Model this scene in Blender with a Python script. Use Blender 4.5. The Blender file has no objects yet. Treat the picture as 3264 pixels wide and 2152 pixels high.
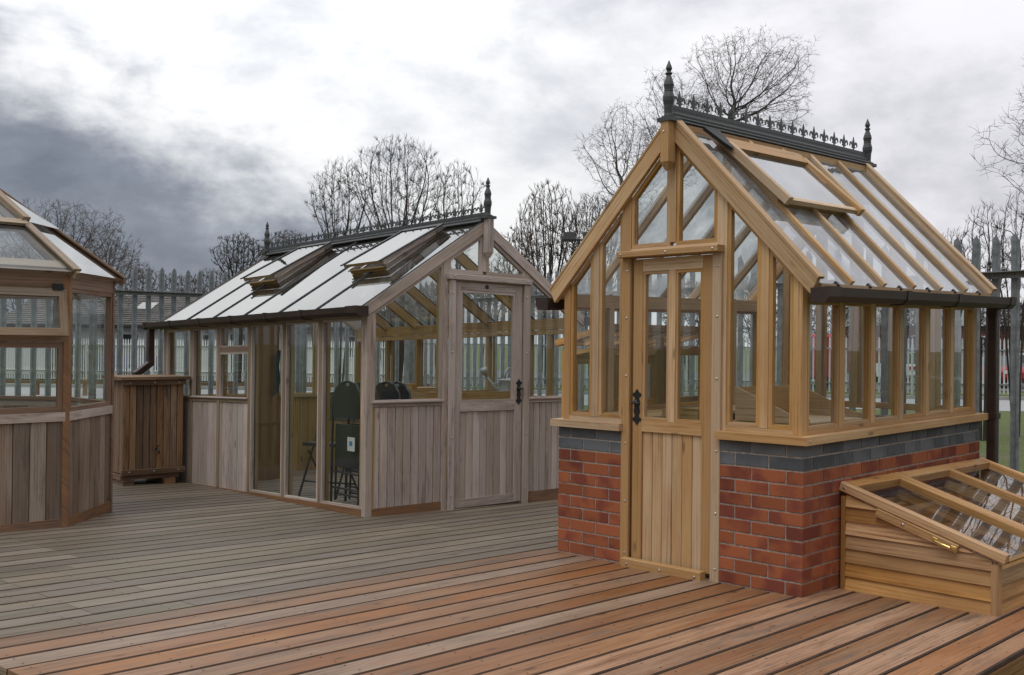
import bpy, bmesh, math, random
import numpy as np
from mathutils import Vector, Matrix
R = math.radians
S = bpy.context.scene
COL = S.collection
random.seed(7)

# ------------------------------------------------------------------ materials
def new_mat(name):
    m = bpy.data.materials.new(name); m.use_nodes = True
    nt = m.node_tree; nt.nodes.clear()
    out = nt.nodes.new('ShaderNodeOutputMaterial')
    return m, nt, out
def N(nt, typ, **kw):
    n = nt.nodes.new(typ)
    for k, v in kw.items():
        if k == 'inp':
            for a, b in v.items(): n.inputs[a].default_value = b
        else: setattr(n, k, v)
    return n
def L(nt, a, b): nt.links.new(a, b)
def math_n(nt, op, a, b=None, clamp=False):
    n = nt.nodes.new('ShaderNodeMath'); n.operation = op; n.use_clamp = clamp
    for i, v in enumerate((a, b)):
        if v is None: continue
        if isinstance(v, (int, float)): n.inputs[i].default_value = v
        else: nt.links.new(v, n.inputs[i])
    return n.outputs[0]
def mixc(nt, fac, a, b, typ='MIX'):
    n = nt.nodes.new('ShaderNodeMix'); n.data_type = 'RGBA'; n.blend_type = typ
    for sock, v in ((n.inputs[0], fac), (n.inputs[6], a), (n.inputs[7], b)):
        if isinstance(v, (int, float)): sock.default_value = v
        elif isinstance(v, tuple): sock.default_value = v if len(v) == 4 else (*v, 1)
        else: nt.links.new(v, sock)
    return n.outputs[2]
def ramp(nt, fac, stops, interp='LINEAR'):
    n = nt.nodes.new('ShaderNodeValToRGB'); n.color_ramp.interpolation = interp
    cr = n.color_ramp
    while len(cr.elements) < len(stops): cr.elements.new(0.5)
    for e, (p, c) in zip(cr.elements, stops):
        e.position = p; e.color = (*c, 1) if len(c) == 3 else c
    nt.links.new(fac, n.inputs[0]); return n.outputs[0]
def principled(nt, out, **kw):
    b = nt.nodes.new('ShaderNodeBsdfPrincipled')
    for k, v in kw.items():
        if isinstance(v, (int, float, tuple)):
            b.inputs[k].default_value = (*v, 1) if isinstance(v, tuple) and len(v) == 3 else v
        else: nt.links.new(v, b.inputs[k])
    nt.links.new(b.outputs[0], out.inputs[0]); return b

def wood(name, a, b, dark, var=0.35, rough=0.6, stain=None, stain_amt=0.0, alt=None, alt_amt=0.5, spec=0.3, scale=1.0, knots=True):
    """timber: grain runs along U of each piece, every piece has its own tone"""
    m, nt, out = new_mat(name)
    uv = N(nt, 'ShaderNodeUVMap', uv_map='UVMap').outputs[0]
    at = N(nt, 'ShaderNodeAttribute', attribute_name='rnd')
    sep = N(nt, 'ShaderNodeSeparateXYZ'); L(nt, uv, sep.inputs[0])
    u, v = sep.outputs[0], sep.outputs[1]
    r = at.outputs['Fac']
    def vec(su, sv, ro):
        c = N(nt, 'ShaderNodeCombineXYZ')
        L(nt, math_n(nt, 'MULTIPLY', u, su), c.inputs[0]); L(nt, math_n(nt, 'MULTIPLY', v, sv), c.inputs[1])
        L(nt, math_n(nt, 'MULTIPLY', r, ro), c.inputs[2]); return c.outputs[0]
    n1 = N(nt, 'ShaderNodeTexNoise', inp={'Scale': 1.0, 'Detail': 6.0, 'Roughness': 0.65}); L(nt, vec(2.2 * scale, 55 * scale, 61), n1.inputs[0])
    n2 = N(nt, 'ShaderNodeTexNoise', inp={'Scale': 1.0, 'Detail': 3.0, 'Roughness': 0.6, 'Distortion': 0.6}); L(nt, vec(1.1 * scale, 9 * scale, 37), n2.inputs[0])
    w = N(nt, 'ShaderNodeTexWave', bands_direction='Y', inp={'Scale': 1.0, 'Distortion': 7.0, 'Detail': 2.0, 'Detail Scale': 0.6}); L(nt, vec(0.9 * scale, 14 * scale, 23), w.inputs[0])
    fine = N(nt, 'ShaderNodeTexNoise', inp={'Scale': 1.0, 'Detail': 2.0}); L(nt, vec(14 * scale, 260 * scale, 11), fine.inputs[0])
    g = math_n(nt, 'ADD', math_n(nt, 'MULTIPLY', n1.outputs[0], 0.51), math_n(nt, 'MULTIPLY', n2.outputs[0], 0.35))
    g = math_n(nt, 'ADD', g, math_n(nt, 'MULTIPLY', w.outputs['Fac'], 0.08))
    g = math_n(nt, 'ADD', g, math_n(nt, 'MULTIPLY', fine.outputs[0], 0.20))
    col = ramp(nt, g, [(0.40, dark), (0.505, b), (0.63, a)])
    # tone of the piece
    wn = N(nt, 'ShaderNodeTexWhiteNoise', noise_dimensions='1D'); L(nt, math_n(nt, 'MULTIPLY', r, 917.3), wn.inputs['W'])
    tone = math_n(nt, 'ADD', math_n(nt, 'MULTIPLY', r, var), 1.0 - var * 0.5)
    hsv = N(nt, 'ShaderNodeHueSaturation'); L(nt, col, hsv.inputs['Color']); L(nt, tone, hsv.inputs['Value'])
    L(nt, math_n(nt, 'ADD', math_n(nt, 'MULTIPLY', wn.outputs[0], 0.3), 0.85), hsv.inputs['Saturation'])
    col = hsv.outputs[0]
    if alt:
        n3 = N(nt, 'ShaderNodeTexNoise', inp={'Scale': 1.0, 'Detail': 5.0, 'Roughness': 0.6}); L(nt, vec(1.3, 5, 71), n3.inputs[0])
        f = math_n(nt, 'ADD', n3.outputs[0], math_n(nt, 'MULTIPLY', math_n(nt, 'SUBTRACT', wn.outputs[0], 0.5), 0.35))
        f = ramp(nt, f, [(0.47, (0, 0, 0)), (0.66, (1, 1, 1))])
        col = mixc(nt, math_n(nt, 'MULTIPLY', f, alt_amt), col, alt)
    if stain:
        n4 = N(nt, 'ShaderNodeTexNoise', inp={'Scale': 1.0, 'Detail': 5.0, 'Roughness': 0.7}); L(nt, vec(1.7, 11, 13), n4.inputs[0])
        f = ramp(nt, n4.outputs[0], [(0.54, (0, 0, 0)), (0.72, (1, 1, 1))])
        col = mixc(nt, math_n(nt, 'MULTIPLY', f, stain_amt), col, stain)
    if knots:
        vo = N(nt, 'ShaderNodeTexVoronoi', inp={'Scale': 1.0}); L(nt, vec(2.3, 6, 97), vo.inputs[0])
        kf = ramp(nt, vo.outputs['Distance'], [(0.045, (1, 1, 1)), (0.115, (0, 0, 0))])
        col = mixc(nt, math_n(nt, 'MULTIPLY', kf, 0.6), col, tuple(c * 0.35 for c in dark))
    bump = N(nt, 'ShaderNodeBump', inp={'Strength': 0.22, 'Distance': 0.004}); L(nt, g, bump.inputs['Height'])
    rr = math_n(nt, 'ADD', math_n(nt, 'MULTIPLY', n2.outputs[0], 0.3), rough - 0.15)
    b_ = principled(nt, out, **{'Base Color': col, 'Roughness': rr, 'Normal': bump.outputs[0]})
    b_.inputs['Specular IOR Level'].default_value = spec
    return m

def plain(name, col, rough=0.5, metal=0.0, noise=0.15, nscale=12.0, bump=0.0, spec=0.5, col2=None):
    m, nt, out = new_mat(name)
    tc = N(nt, 'ShaderNodeTexCoord')
    n = N(nt, 'ShaderNodeTexNoise', inp={'Scale': nscale, 'Detail': 6.0, 'Roughness': 0.65}); L(nt, tc.outputs['Object'], n.inputs[0])
    c2 = col2 or tuple(c * (1 - noise * 2) for c in col)
    c = ramp(nt, n.outputs[0], [(0.3, c2), (0.7, tuple(min(1, x * (1 + noise)) for x in col))])
    rr = math_n(nt, 'ADD', math_n(nt, 'MULTIPLY', n.outputs[0], 0.25), rough - 0.12)
    kw = {'Base Color': c, 'Roughness': rr, 'Metallic': metal}
    if bump:
        bp = N(nt, 'ShaderNodeBump', inp={'Strength': bump, 'Distance': 0.01}); L(nt, n.outputs[0], bp.inputs['Height']); kw['Normal'] = bp.outputs[0]
    b = principled(nt, out, **kw); b.inputs['Specular IOR Level'].default_value = spec
    return m

def glass(name, haze=0.03, refl=1.5, gcol=0.96, tint=(0.93, 0.96, 0.95), hazecol=(0.75, 0.78, 0.8), smudge=2.5, rough=0.015):
    m, nt, out = new_mat(name)
    lw = N(nt, 'ShaderNodeLayerWeight', inp={'Blend': 0.5})
    f5 = math_n(nt, 'POWER', lw.outputs['Facing'], 5.0)
    f = math_n(nt, 'ADD', math_n(nt, 'MULTIPLY', f5, 0.95), 0.045)
    f = math_n(nt, 'MINIMUM', math_n(nt, 'MULTIPLY', f, refl), 0.93)
    tr = N(nt, 'ShaderNodeBsdfTransparent', inp={'Color': (*tint, 1)})
    gl = N(nt, 'ShaderNodeBsdfGlossy', inp={'Roughness': rough, 'Color': (gcol * .985, gcol, gcol, 1)})
    df = N(nt, 'ShaderNodeBsdfDiffuse', inp={'Color': (*hazecol, 1)})
    tl = N(nt, 'ShaderNodeBsdfTranslucent', inp={'Color': (*hazecol, 1)})
    dd = N(nt, 'ShaderNodeMixShader', inp={0: 0.5}); L(nt, df.outputs[0], dd.inputs[1]); L(nt, tl.outputs[0], dd.inputs[2])
    tc = N(nt, 'ShaderNodeTexCoord')
    n = N(nt, 'ShaderNodeTexNoise', inp={'Scale': smudge, 'Detail': 7.0, 'Roughness': 0.7}); L(nt, tc.outputs['Object'], n.inputs[0])
    hz = math_n(nt, 'MULTIPLY', ramp(nt, n.outputs[0], [(0.38, (0.25,) * 3), (0.7, (1.9,) * 3)]), haze, clamp=True)
    bp = N(nt, 'ShaderNodeBump', inp={'Strength': 0.05, 'Distance': 0.02})
    n9 = N(nt, 'ShaderNodeTexNoise', inp={'Scale': 1.6, 'Detail': 1.0}); L(nt, tc.outputs['Object'], n9.inputs[0]); L(nt, n9.outputs[0], bp.inputs['Height'])
    L(nt, bp.outputs[0], gl.inputs['Normal'])
    m1 = N(nt, 'ShaderNodeMixShader'); L(nt, hz, m1.inputs[0]); L(nt, tr.outputs[0], m1.inputs[1]); L(nt, dd.outputs[0], m1.inputs[2])
    m2 = N(nt, 'ShaderNodeMixShader'); L(nt, f, m2.inputs[0]); L(nt, m1.outputs[0], m2.inputs[1]); L(nt, gl.outputs[0], m2.inputs[2])
    L(nt, m2.outputs[0], out.inputs[0]); return m

def brick_mat(name, base, two, dark):
    m, nt, out = new_mat(name)
    at = N(nt, 'ShaderNodeAttribute', attribute_name='rnd'); r = at.outputs['Fac']
    tc = N(nt, 'ShaderNodeTexCoord')
    off = N(nt, 'ShaderNodeCombineXYZ'); L(nt, math_n(nt, 'MULTIPLY', r, 31.0), off.inputs[0]); L(nt, math_n(nt, 'MULTIPLY', r, 57.0), off.inputs[1])
    va = N(nt, 'ShaderNodeVectorMath', operation='ADD'); L(nt, tc.outputs['Object'], va.inputs[0]); L(nt, off.outputs[0], va.inputs[1])
    n = N(nt, 'ShaderNodeTexNoise', inp={'Scale': 5.0, 'Detail': 2.0}); L(nt, va.outputs[0], n.inputs[0])
    n2 = N(nt, 'ShaderNodeTexNoise', inp={'Scale': 90.0, 'Detail': 4.0, 'Roughness': 0.7}); L(nt, va.outputs[0], n2.inputs[0])
    c = ramp(nt, n.outputs[0], [(0.40, two), (0.54, base)])
    hsv = N(nt, 'ShaderNodeHueSaturation'); L(nt, c, hsv.inputs['Color'])
    L(nt, math_n(nt, 'ADD', math_n(nt, 'MULTIPLY', r, 0.42), 0.76), hsv.inputs['Value'])
    c = mixc(nt, ramp(nt, n2.outputs[0], [(0.62, (0, 0, 0)), (0.75, (0.75,) * 3)]), hsv.outputs[0], dark)
    bp = N(nt, 'ShaderNodeBump', inp={'Strength': 0.5, 'Distance': 0.004}); L(nt, n2.outputs[0], bp.inputs['Height'])
    b = principled(nt, out, **{'Base Color': c, 'Roughness': 0.8, 'Normal': bp.outputs[0]}); b.inputs['Specular IOR Level'].default_value = 0.25
    return m

M = {}
M['cedar'] = wood('new_cedar', (0.585, 0.408, 0.240), (0.492, 0.322, 0.177), (0.28, 0.168, 0.082), var=0.42, rough=0.55, alt=(0.42, 0.215, 0.075), alt_amt=0.5)
M['cedar_red'] = wood('new_cedar_red', (0.58, 0.345, 0.155), (0.46, 0.240, 0.090), (0.22, 0.095, 0.030), var=0.66, rough=0.45, alt=(0.24, 0.115, 0.045), alt_amt=0.5)
M['cedar_in'] = wood('inside_cedar', (0.40, 0.275, 0.125), (0.31, 0.195, 0.078), (0.19, 0.107, 0.038), var=0.35, rough=0.6)
M['grey_wood'] = wood('weathered_cedar', (0.55, 0.462, 0.42), (0.445, 0.362, 0.322), (0.23, 0.178, 0.148), var=0.42, rough=0.75, alt=(0.38, 0.325, 0.255), alt_amt=0.6, stain=(0.15, 0.112, 0.088), stain_amt=0.75)
M['kick_wood'] = wood('damp_cedar', (0.27, 0.155, 0.09), (0.20, 0.115, 0.07), (0.11, 0.065, 0.04), var=0.35, rough=0.7, stain=(0.07, 0.055, 0.045), stain_amt=0.6)
M['brown_wood'] = wood('half_weathered_cedar', (0.255, 0.155, 0.102), (0.19, 0.110, 0.068), (0.095, 0.053, 0.031), var=0.5, rough=0.65, alt=(0.27, 0.22, 0.18), alt_amt=0.5)
M['oct_board'] = wood('octagon_boards', (0.29, 0.230, 0.182), (0.22, 0.165, 0.125), (0.10, 0.072, 0.05), var=0.7, rough=0.75, alt=(0.20, 0.125, 0.08), alt_amt=0.7, stain=(0.06, 0.045, 0.035), stain_amt=0.7)
M['tank_wood'] = wood('tank_boards', (0.27, 0.170, 0.100), (0.190, 0.112, 0.062), (0.080, 0.045, 0.026), var=0.9, rough=0.7, stain=(0.035, 0.026, 0.02), stain_amt=0.85)
M['deck_new'] = wood('new_decking', (0.335, 0.185, 0.100), (0.235, 0.113, 0.053), (0.105, 0.047, 0.022), var=0.62, rough=0.48, alt=(0.235, 0.092, 0.036), alt_amt=0.5, stain=(0.120, 0.098, 0.078), stain_amt=0.95, spec=0.35)
M['deck_old'] = wood('old_decking', (0.205, 0.168, 0.128), (0.145, 0.114, 0.083), (0.062, 0.047, 0.033), var=0.45, rough=0.55, alt=(0.135, 0.128, 0.088), alt_amt=0.45, stain=(0.225, 0.21, 0.195), stain_amt=0.5, spec=0.35)
M['deck_mid'] = wood('fading_decking', (0.29, 0.195, 0.130), (0.205, 0.130, 0.082), (0.09, 0.054, 0.033), var=0.55, rough=0.5, alt=(0.26, 0.115, 0.055), alt_amt=0.45, stain=(0.14, 0.12, 0.10), stain_amt=0.9, spec=0.35)
M['deck_edge'] = plain('gap_shade_edges', (0.068, 0.035, 0.018), 0.8, noise=.3, nscale=6)  # brown darkened so the seams between boards look shaded
M['deck_gap'] = plain('gap_shade_and_screws', (0.010, 0.007, 0.005), 0.95)  # near black stands in for shade under the board gaps; screw heads share it
M['cedar_bead'] = wood('cedar_bead', (0.50, 0.310, 0.150), (0.41, 0.235, 0.100), (0.24, 0.125, 0.050), var=0.3)
M['side_post'] = wood('side_post_cedar', (0.33, 0.255, 0.185), (0.255, 0.185, 0.125), (0.14, 0.095, 0.06), var=0.3)
M['pale_wood'] = wood('pale_board', (0.48, 0.40, 0.31), (0.40, 0.32, 0.23), (0.25, 0.18, 0.12), var=0.2)
M['ply'] = wood('brown_ply', (0.25, 0.15, 0.075), (0.20, 0.115, 0.055), (0.13, 0.07, 0.03), var=0.2, scale=0.6)
M['brick'] = brick_mat('red_brick', (0.325, 0.102, 0.045), (0.205, 0.056, 0.036), (0.10, 0.036, 0.026))
M['blue_brick'] = brick_mat('blue_brick', (0.145, 0.158, 0.172), (0.105, 0.116, 0.128), (0.05, 0.056, 0.062))
M['mortar'] = plain('mortar', (0.37, 0.32, 0.28), 0.95, noise=0.25, nscale=40, bump=0.4)
M['glass'] = glass('window_glass', 0.008, 1.1, smudge=3.0)
M['glass_roof'] = glass('roof_glass', 0.13, 2.75, gcol=.52, hazecol=(0.70, 0.73, 0.75), smudge=2.6, rough=0.03)
M['poly_roof'] = glass('hazy_roof_glass', 0.64, 2.4, gcol=.60, hazecol=(0.56, 0.61, 0.67), smudge=1.6, rough=0.05)
M['iron'] = plain('black_iron', (0.012, 0.012, 0.013), 0.45, spec=0.5)
M['ridge'] = plain('ridge_metal', (0.062, 0.067, 0.068), 0.5, 0.0, noise=0.2, nscale=30)
M['cap'] = plain('roof_bar_cap', (0.035, 0.035, 0.037), 0.45, noise=0.2)
M['gutter'] = plain('brown_plastic', (0.044, 0.025, 0.020), 0.42, noise=0.25, nscale=8)
M['galv'] = plain('galvanised_steel', (0.265, 0.290, 0.305), 0.55, 0.25, noise=0.22, nscale=14)
M['steel'] = plain('bright_steel', (0.7, 0.7, 0.7), 0.3, 1.0)
M['brass'] = plain('brass', (0.78, 0.56, 0.22), 0.28, 1.0)
M['white_paint'] = plain('white_paint', (0.80, 0.83, 0.84), 0.6, noise=0.06)
M['bark'] = plain('bark', (0.115, 0.10, 0.085), 0.9, noise=0.35, nscale=3)
M['twig'] = plain('twigs', (0.06, 0.048, 0.042), 0.9, noise=0.3, nscale=1.5)
M['twig_brown'] = plain('brown_twigs', (0.090, 0.072, 0.056), 0.9, noise=0.35, nscale=0.8)
M['black_fabric'] = plain('black_vinyl', (0.018, 0.02, 0.02), 0.5, noise=0.2)
M['chair_metal'] = plain('chair_metal', (0.03, 0.034, 0.034), 0.4, 0.3)
M['zinc'] = plain('zinc_can', (0.42, 0.46, 0.48), 0.45, 0.35, noise=0.12)
M['rubber'] = plain('lead_flashing', (0.022, 0.022, 0.024), 0.6)
M['paper'] = plain('white_card', (0.72, 0.75, 0.75), 0.7, noise=0.03)
M['blue'] = plain('blue_print', (0.10, 0.30, 0.50), 0.6)
M['render_wall'] = plain('cream_render', (0.74, 0.735, 0.71), 0.9, noise=0.07, nscale=0.6)
M['rooftile'] = plain('roof_tiles', (0.21, 0.20, 0.19), 0.85, noise=0.25, nscale=2)
M['dark_glass'] = plain('dark_glazing', (0.04, 0.05, 0.055), 0.12, spec=0.8)
M['tyre'] = plain('tyre', (0.02, 0.02, 0.02), 0.85)
M['concrete'] = plain('concrete', (0.34, 0.335, 0.32), 0.9, noise=0.12, nscale=2)

# ------------------------------------------------------------------ mesh builder
class MB:
    def __init__(s, warp=None): s.v = []; s.f = []; s.uv = []; s.r = []; s.warp = warp; s.mi = []; s.cur = 0
    def add(s, vs, fs, uvs, rnd=None):
        o = len(s.v); s.v += [tuple(p) for p in vs]
        rnd = random.random() if rnd is None else rnd
        for f, u in zip(fs, uvs):
            s.f.append([i + o for i in f]); s.uv.append(u); s.r.append(rnd); s.mi.append(s.cur)
    def beam(s, a, b, w, h, up=(0, 0, 1), ch=0.0, rnd=None, ow=0.0, oh=0.0):
        a = Vector(a); b = Vector(b); ax = b - a; ln = ax.length; ax.normalize()
        up = Vector(up); sd = ax.cross(up)
        if sd.length < 1e-5: sd = ax.cross(Vector((0, 1, 0)))
        sd.normalize(); up = sd.cross(ax).normalized()
        hw, hh = w / 2, h / 2
        if ch > 0:
            c = min(ch, hw * .8, hh * .8)
            pr = [(-hw + c, -hh), (hw - c, -hh), (hw, -hh + c), (hw, hh - c), (hw - c, hh), (-hw + c, hh), (-hw, hh - c), (-hw, -hh + c)]
        else: pr = [(-hw, -hh), (hw, -hh), (hw, hh), (-hw, hh)]
        n = len(pr); vs = []
        for base in (a, b):
            for x, y in pr: vs.append(base + sd * (x + ow) + up * (y + oh))
        per = [0.0]
        for i in range(n):
            p, q = pr[i], pr[(i + 1) % n]; per.append(per[-1] + math.hypot(p[0] - q[0], p[1] - q[1]))
        vo = random.random() * 3; fs = []; uvs = []
        for i in range(n):
            j = (i + 1) % n
            fs.append((i, j, n + j, n + i)); uvs.append([(0, per[i] + vo), (0, per[i + 1] + vo), (ln, per[i + 1] + vo), (ln, per[i] + vo)])
        fs.append(tuple(range(n - 1, -1, -1))); uvs.append([(pr[i][0] * .3, pr[i][1] + vo) for i in range(n - 1, -1, -1)])
        fs.append(tuple(range(n, 2 * n))); uvs.append([(pr[i][0] * .3, pr[i][1] + vo) for i in range(n)])
        s.add(vs, fs, uvs, rnd); return s
    def box(s, x0, x1, y0, y1, z0, z1, grain='x', ch=0.0, rnd=None):
        cx, cy, cz = (x0 + x1) / 2, (y0 + y1) / 2, (z0 + z1) / 2
        if grain == 'x': s.beam((x0, cy, cz), (x1, cy, cz), y1 - y0, z1 - z0, (0, 0, 1), ch, rnd)
        elif grain == 'y': s.beam((cx, y0, cz), (cx, y1, cz), x1 - x0, z1 - z0, (0, 0, 1), ch, rnd)
        else: s.beam((cx, cy, z0), (cx, cy, z1), x1 - x0, y1 - y0, (0, 1, 0), ch, rnd)
        return s
    def prism(s, poly, ext, grain=None, rnd=None):
        poly = [Vector(p) for p in poly]; ext = Vector(ext); n = len(poly)
        g = Vector(grain).normalized() if grain else (poly[1] - poly[0]).normalized()
        nn = ext.normalized(); c = nn.cross(g)
        if c.length < 1e-4: c = g.orthogonal()
        c.normalize()
        vs = poly + [p + ext for p in poly]; vo = random.random() * 3
        def u(p): return (p.dot(g), p.dot(c) + p.dot(nn) + vo)
        fs = [tuple(range(n - 1, -1, -1)), tuple(range(n, 2 * n))]
        for i in range(n):
            j = (i + 1) % n; fs.append((i, j, n + j, n + i))
        s.add(vs, fs, [[u(vs[i]) for i in f] for f in fs], rnd); return s
    def quad(s, pts, rnd=None):
        s.add(pts, [tuple(range(len(pts)))], [[(0, 0)] * len(pts)], rnd); return s
    def tube(s, pts, rad, n=8, rnd=None, cap=True):
        pts = [Vector(p) for p in pts]; rad = [rad] * len(pts) if isinstance(rad, (int, float)) else rad
        vs = []; fs = []; uvs = []; t0 = (pts[1] - pts[0]).normalized(); ref = t0.orthogonal().normalized(); d = 0
        ds = []
        for i, p in enumerate(pts):
            t = ((pts[min(i + 1, len(pts) - 1)] - pts[max(i - 1, 0)])).normalized()
            ref = (ref - t * ref.dot(t)).normalized(); bi = t.cross(ref)
            if i: d += (p - pts[i - 1]).length
            ds.append(d)
            for k in range(n):
                a = 2 * math.pi * k / n; vs.append(p + (ref * math.cos(a) + bi * math.sin(a)) * rad[i])
        for i in range(len(pts) - 1):
            for k in range(n):
                j = (k + 1) % n
                fs.append((i * n + k, i * n + j, (i + 1) * n + j, (i + 1) * n + k))
                uvs.append([(ds[i], k * .02), (ds[i], k * .02 + .02), (ds[i + 1], k * .02 + .02), (ds[i + 1], k * .02)])
        if cap:
            fs.append(tuple(range(n - 1, -1, -1))); uvs.append([(0, 0)] * n)
            e = (len(pts) - 1) * n; fs.append(tuple(range(e, e + n))); uvs.append([(0, 0)] * n)
        s.add(vs, fs, uvs, rnd); return s
    def lathe(s, prof, base, n=16, rnd=None):
        bx, by, bz = base; vs = []; fs = []; uvs = []
        for r_, z in prof:
            for k in range(n):
                a = 2 * math.pi * k / n; vs.append((bx + r_ * math.cos(a), by + r_ * math.sin(a), bz + z))
        for i in range(len(prof) - 1):
            for k in range(n):
                j = (k + 1) % n; fs.append((i * n + k, i * n + j, (i + 1) * n + j, (i + 1) * n + k)); uvs.append([(0, 0)] * 4)
        fs.append(tuple(range(n - 1, -1, -1))); uvs.append([(0, 0)] * n)
        e = (len(prof) - 1) * n; fs.append(tuple(range(e, e + n))); uvs.append([(0, 0)] * n)
        s.add(vs, fs, uvs, rnd); return s
    def build(s, name, mat, parent=None, smooth=False, fix=True):
        if name == 'screws':
            for i in range(len(s.v) // 24):
                m = MB(s.warp); m.v = s.v[i * 24:i * 24 + 24]; m.f = [[q - i * 24 for q in f] for f in s.f[i * 18:i * 18 + 18]]; m.uv = s.uv[i * 18:i * 18 + 18]; m.r = s.r[i * 18:i * 18 + 18]; m.mi = s.mi[i * 18:i * 18 + 18]
                m.build('screw', mat, parent)
            return
        vs = [s.warp(p) for p in s.v] if s.warp else s.v
        me = bpy.data.meshes.new(name); me.from_pydata([tuple(p) for p in vs], [], s.f)
        uvl = me.uv_layers.new(name='UVMap'); flat = [c for u in s.uv for p in u for c in p]
        uvl.data.foreach_set('uv', flat)
        at = me.attributes.new('rnd', 'FLOAT', 'FACE'); at.data.foreach_set('value', s.r)
        for m in (mat if isinstance(mat, (list, tuple)) else [mat]): me.materials.append(m)
        me.polygons.foreach_set('material_index', s.mi)
        if fix:
            bm = bmesh.new(); bm.from_mesh(me); bmesh.ops.recalc_face_normals(bm, faces=bm.faces); bm.to_mesh(me); bm.free()
        if smooth: me.polygons.foreach_set('use_smooth', [True] * len(me.polygons))
        o = bpy.data.objects.new(name, me); COL.objects.link(o)
        if parent: o.parent = parent
        return o

def tag(o, label=None, cat=None, group=None, kind=None):
    if label: o['label'] = label
    if cat: o['category'] = cat
    if group: o['group'] = group
    if kind: o['kind'] = kind
    return o
def thing(name, label, cat, loc=(0, 0, 0), rz=0.0, group=None):
    o = bpy.data.objects.new(name, None); COL.objects.link(o); o.empty_display_size = 0.2
    o.location = loc; o.rotation_euler = (0, 0, rz); return tag(o, label, cat, group)
def copy_tree(o, parent=None):
    c = o.copy(); COL.objects.link(c); c.parent = parent
    for ch in list(o.children): copy_tree(ch, c)
    return c
def screw(mb, p, nrm, r=0.007):
    p = Vector(p); nrm = Vector(nrm).normalized(); mb.tube([p, p + nrm * .003, p + nrm * .0055], [r, r, r * .45], 8)

# ------------------------------------------------------------------ camera
CAMH, PITCH, ROLL, F = 1.38, 0.0049, 0.0108, 3358.6 / 3264 * 36
cam = bpy.data.objects.new('camera', bpy.data.cameras.new('camera')); COL.objects.link(cam); S.camera = cam
cam.data.lens = F; cam.data.sensor_width = 36; cam.data.clip_start = 0.05; cam.data.clip_end = 2000
r0 = Vector((1, 0, 0)); fw = Vector((0, math.cos(PITCH), math.sin(PITCH))); u0 = Vector((0, -math.sin(PITCH), math.cos(PITCH)))
rx = r0 * math.cos(ROLL) + u0 * math.sin(ROLL); ux = u0 * math.cos(ROLL) - r0 * math.sin(ROLL)
cam.matrix_world = Matrix(((rx.x, ux.x, -fw.x, 0), (rx.y, ux.y, -fw.y, 0), (rx.z, ux.z, -fw.z, CAMH), (0, 0, 0, 1)))
def ray(x, y):
    px, py = (x - 1632) / 3358.6, (y - 1076) / 3358.6
    return rx * px - ux * py + fw
def at_depth(x, y, Y):
    d = ray(x, y); return Vector((0, 0, CAMH)) + d * (Y / d.y)
KX, KY = -0.0132, -0.029
def dz(x, y): return KX * x + KY * (y - 6)
GZ = -0.38

# ------------------------------------------------------------------ helpers for joinery
def inset(poly, nrm, d):
    nrm = Vector(nrm).normalized(); P = [Vector(p) for p in poly]; n = len(P)
    e1 = (P[1] - P[0]).normalized(); e2 = nrm.cross(e1)
    q = [((p - P[0]).dot(e1), (p - P[0]).dot(e2)) for p in P]
    ar = sum(q[i][0] * q[(i + 1) % n][1] - q[(i + 1) % n][0] * q[i][1] for i in range(n))
    sg = 1 if ar > 0 else -1
    out = []
    for i in range(n):
        a, b, c = q[i - 1], q[i], q[(i + 1) % n]
        def ln(p, r):
            dx, dy = r[0] - p[0], r[1] - p[1]; l = math.hypot(dx, dy); nx, ny = -dy / l * sg, dx / l * sg
            return (p[0] + nx * d, p[1] + ny * d, dx, dy)
        x1, y1, dx1, dy1 = ln(a, b); x2, y2, dx2, dy2 = ln(b, c)
        den = dx1 * dy2 - dy1 * dx2
        if abs(den) < 1e-9: x, y = x2, y2
        else:
            t = ((x2 - x1) * dy2 - (y2 - y1) * dx2) / den; x, y = x1 + dx1 * t, y1 + dy1 * t
        out.append(P[0] + e1 * x + e2 * y)
    return out
def frame_ring(mb, poly, nrm, width, depth, back=0.0):
    """mitred frame inside poly; front face lies in the polygon's plane moved by -back, depth goes inwards"""
    nrm = Vector(nrm).normalized(); A = [Vector(p) - nrm * back for p in poly]; B = inset(A, nrm, width); n = len(A)
    for i in range(n):
        j = (i + 1) % n
        mb.prism([A[i], A[j], B[j], B[i]], -nrm * depth, grain=A[j] - A[i])
    return B
def window(parent, poly, nrm, mat, gmat, warp, width=0.03, depth=0.035, back=0.0, name='window'):
    mb = MB(warp); B = frame_ring(mb, poly, nrm, width, depth, back)
    w = mb.build(name, mat, parent)
    nrm = Vector(nrm).normalized(); g = MB(warp); g.quad([p - nrm * (depth * .55) for p in inset(poly_back(poly, nrm, back), nrm, width - .004)])
    g.build('pane', gmat, w, fix=False); return w
def poly_back(poly, nrm, back): return [Vector(p) - nrm * back for p in poly]
def planks(mb, origin, du, dw, width, height, n, nrm, thick=0.014, gap=0.004, jitter=0.0015, tone=None):
    """n vertical boards side by side along du"""
    o = Vector(origin); du = Vector(du).normalized(); dw = Vector(dw).normalized(); nrm = Vector(nrm).normalized()
    bw = width / n
    for i in range(n):
        a = o + du * (bw * (i + .5)) - nrm * (thick / 2 + random.random() * jitter)
        mb.beam(a, a + dw * height, bw - gap, thick, nrm, ch=0.004, rnd=None if tone is None else tone + (random.random() - .5) * .16)
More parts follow.
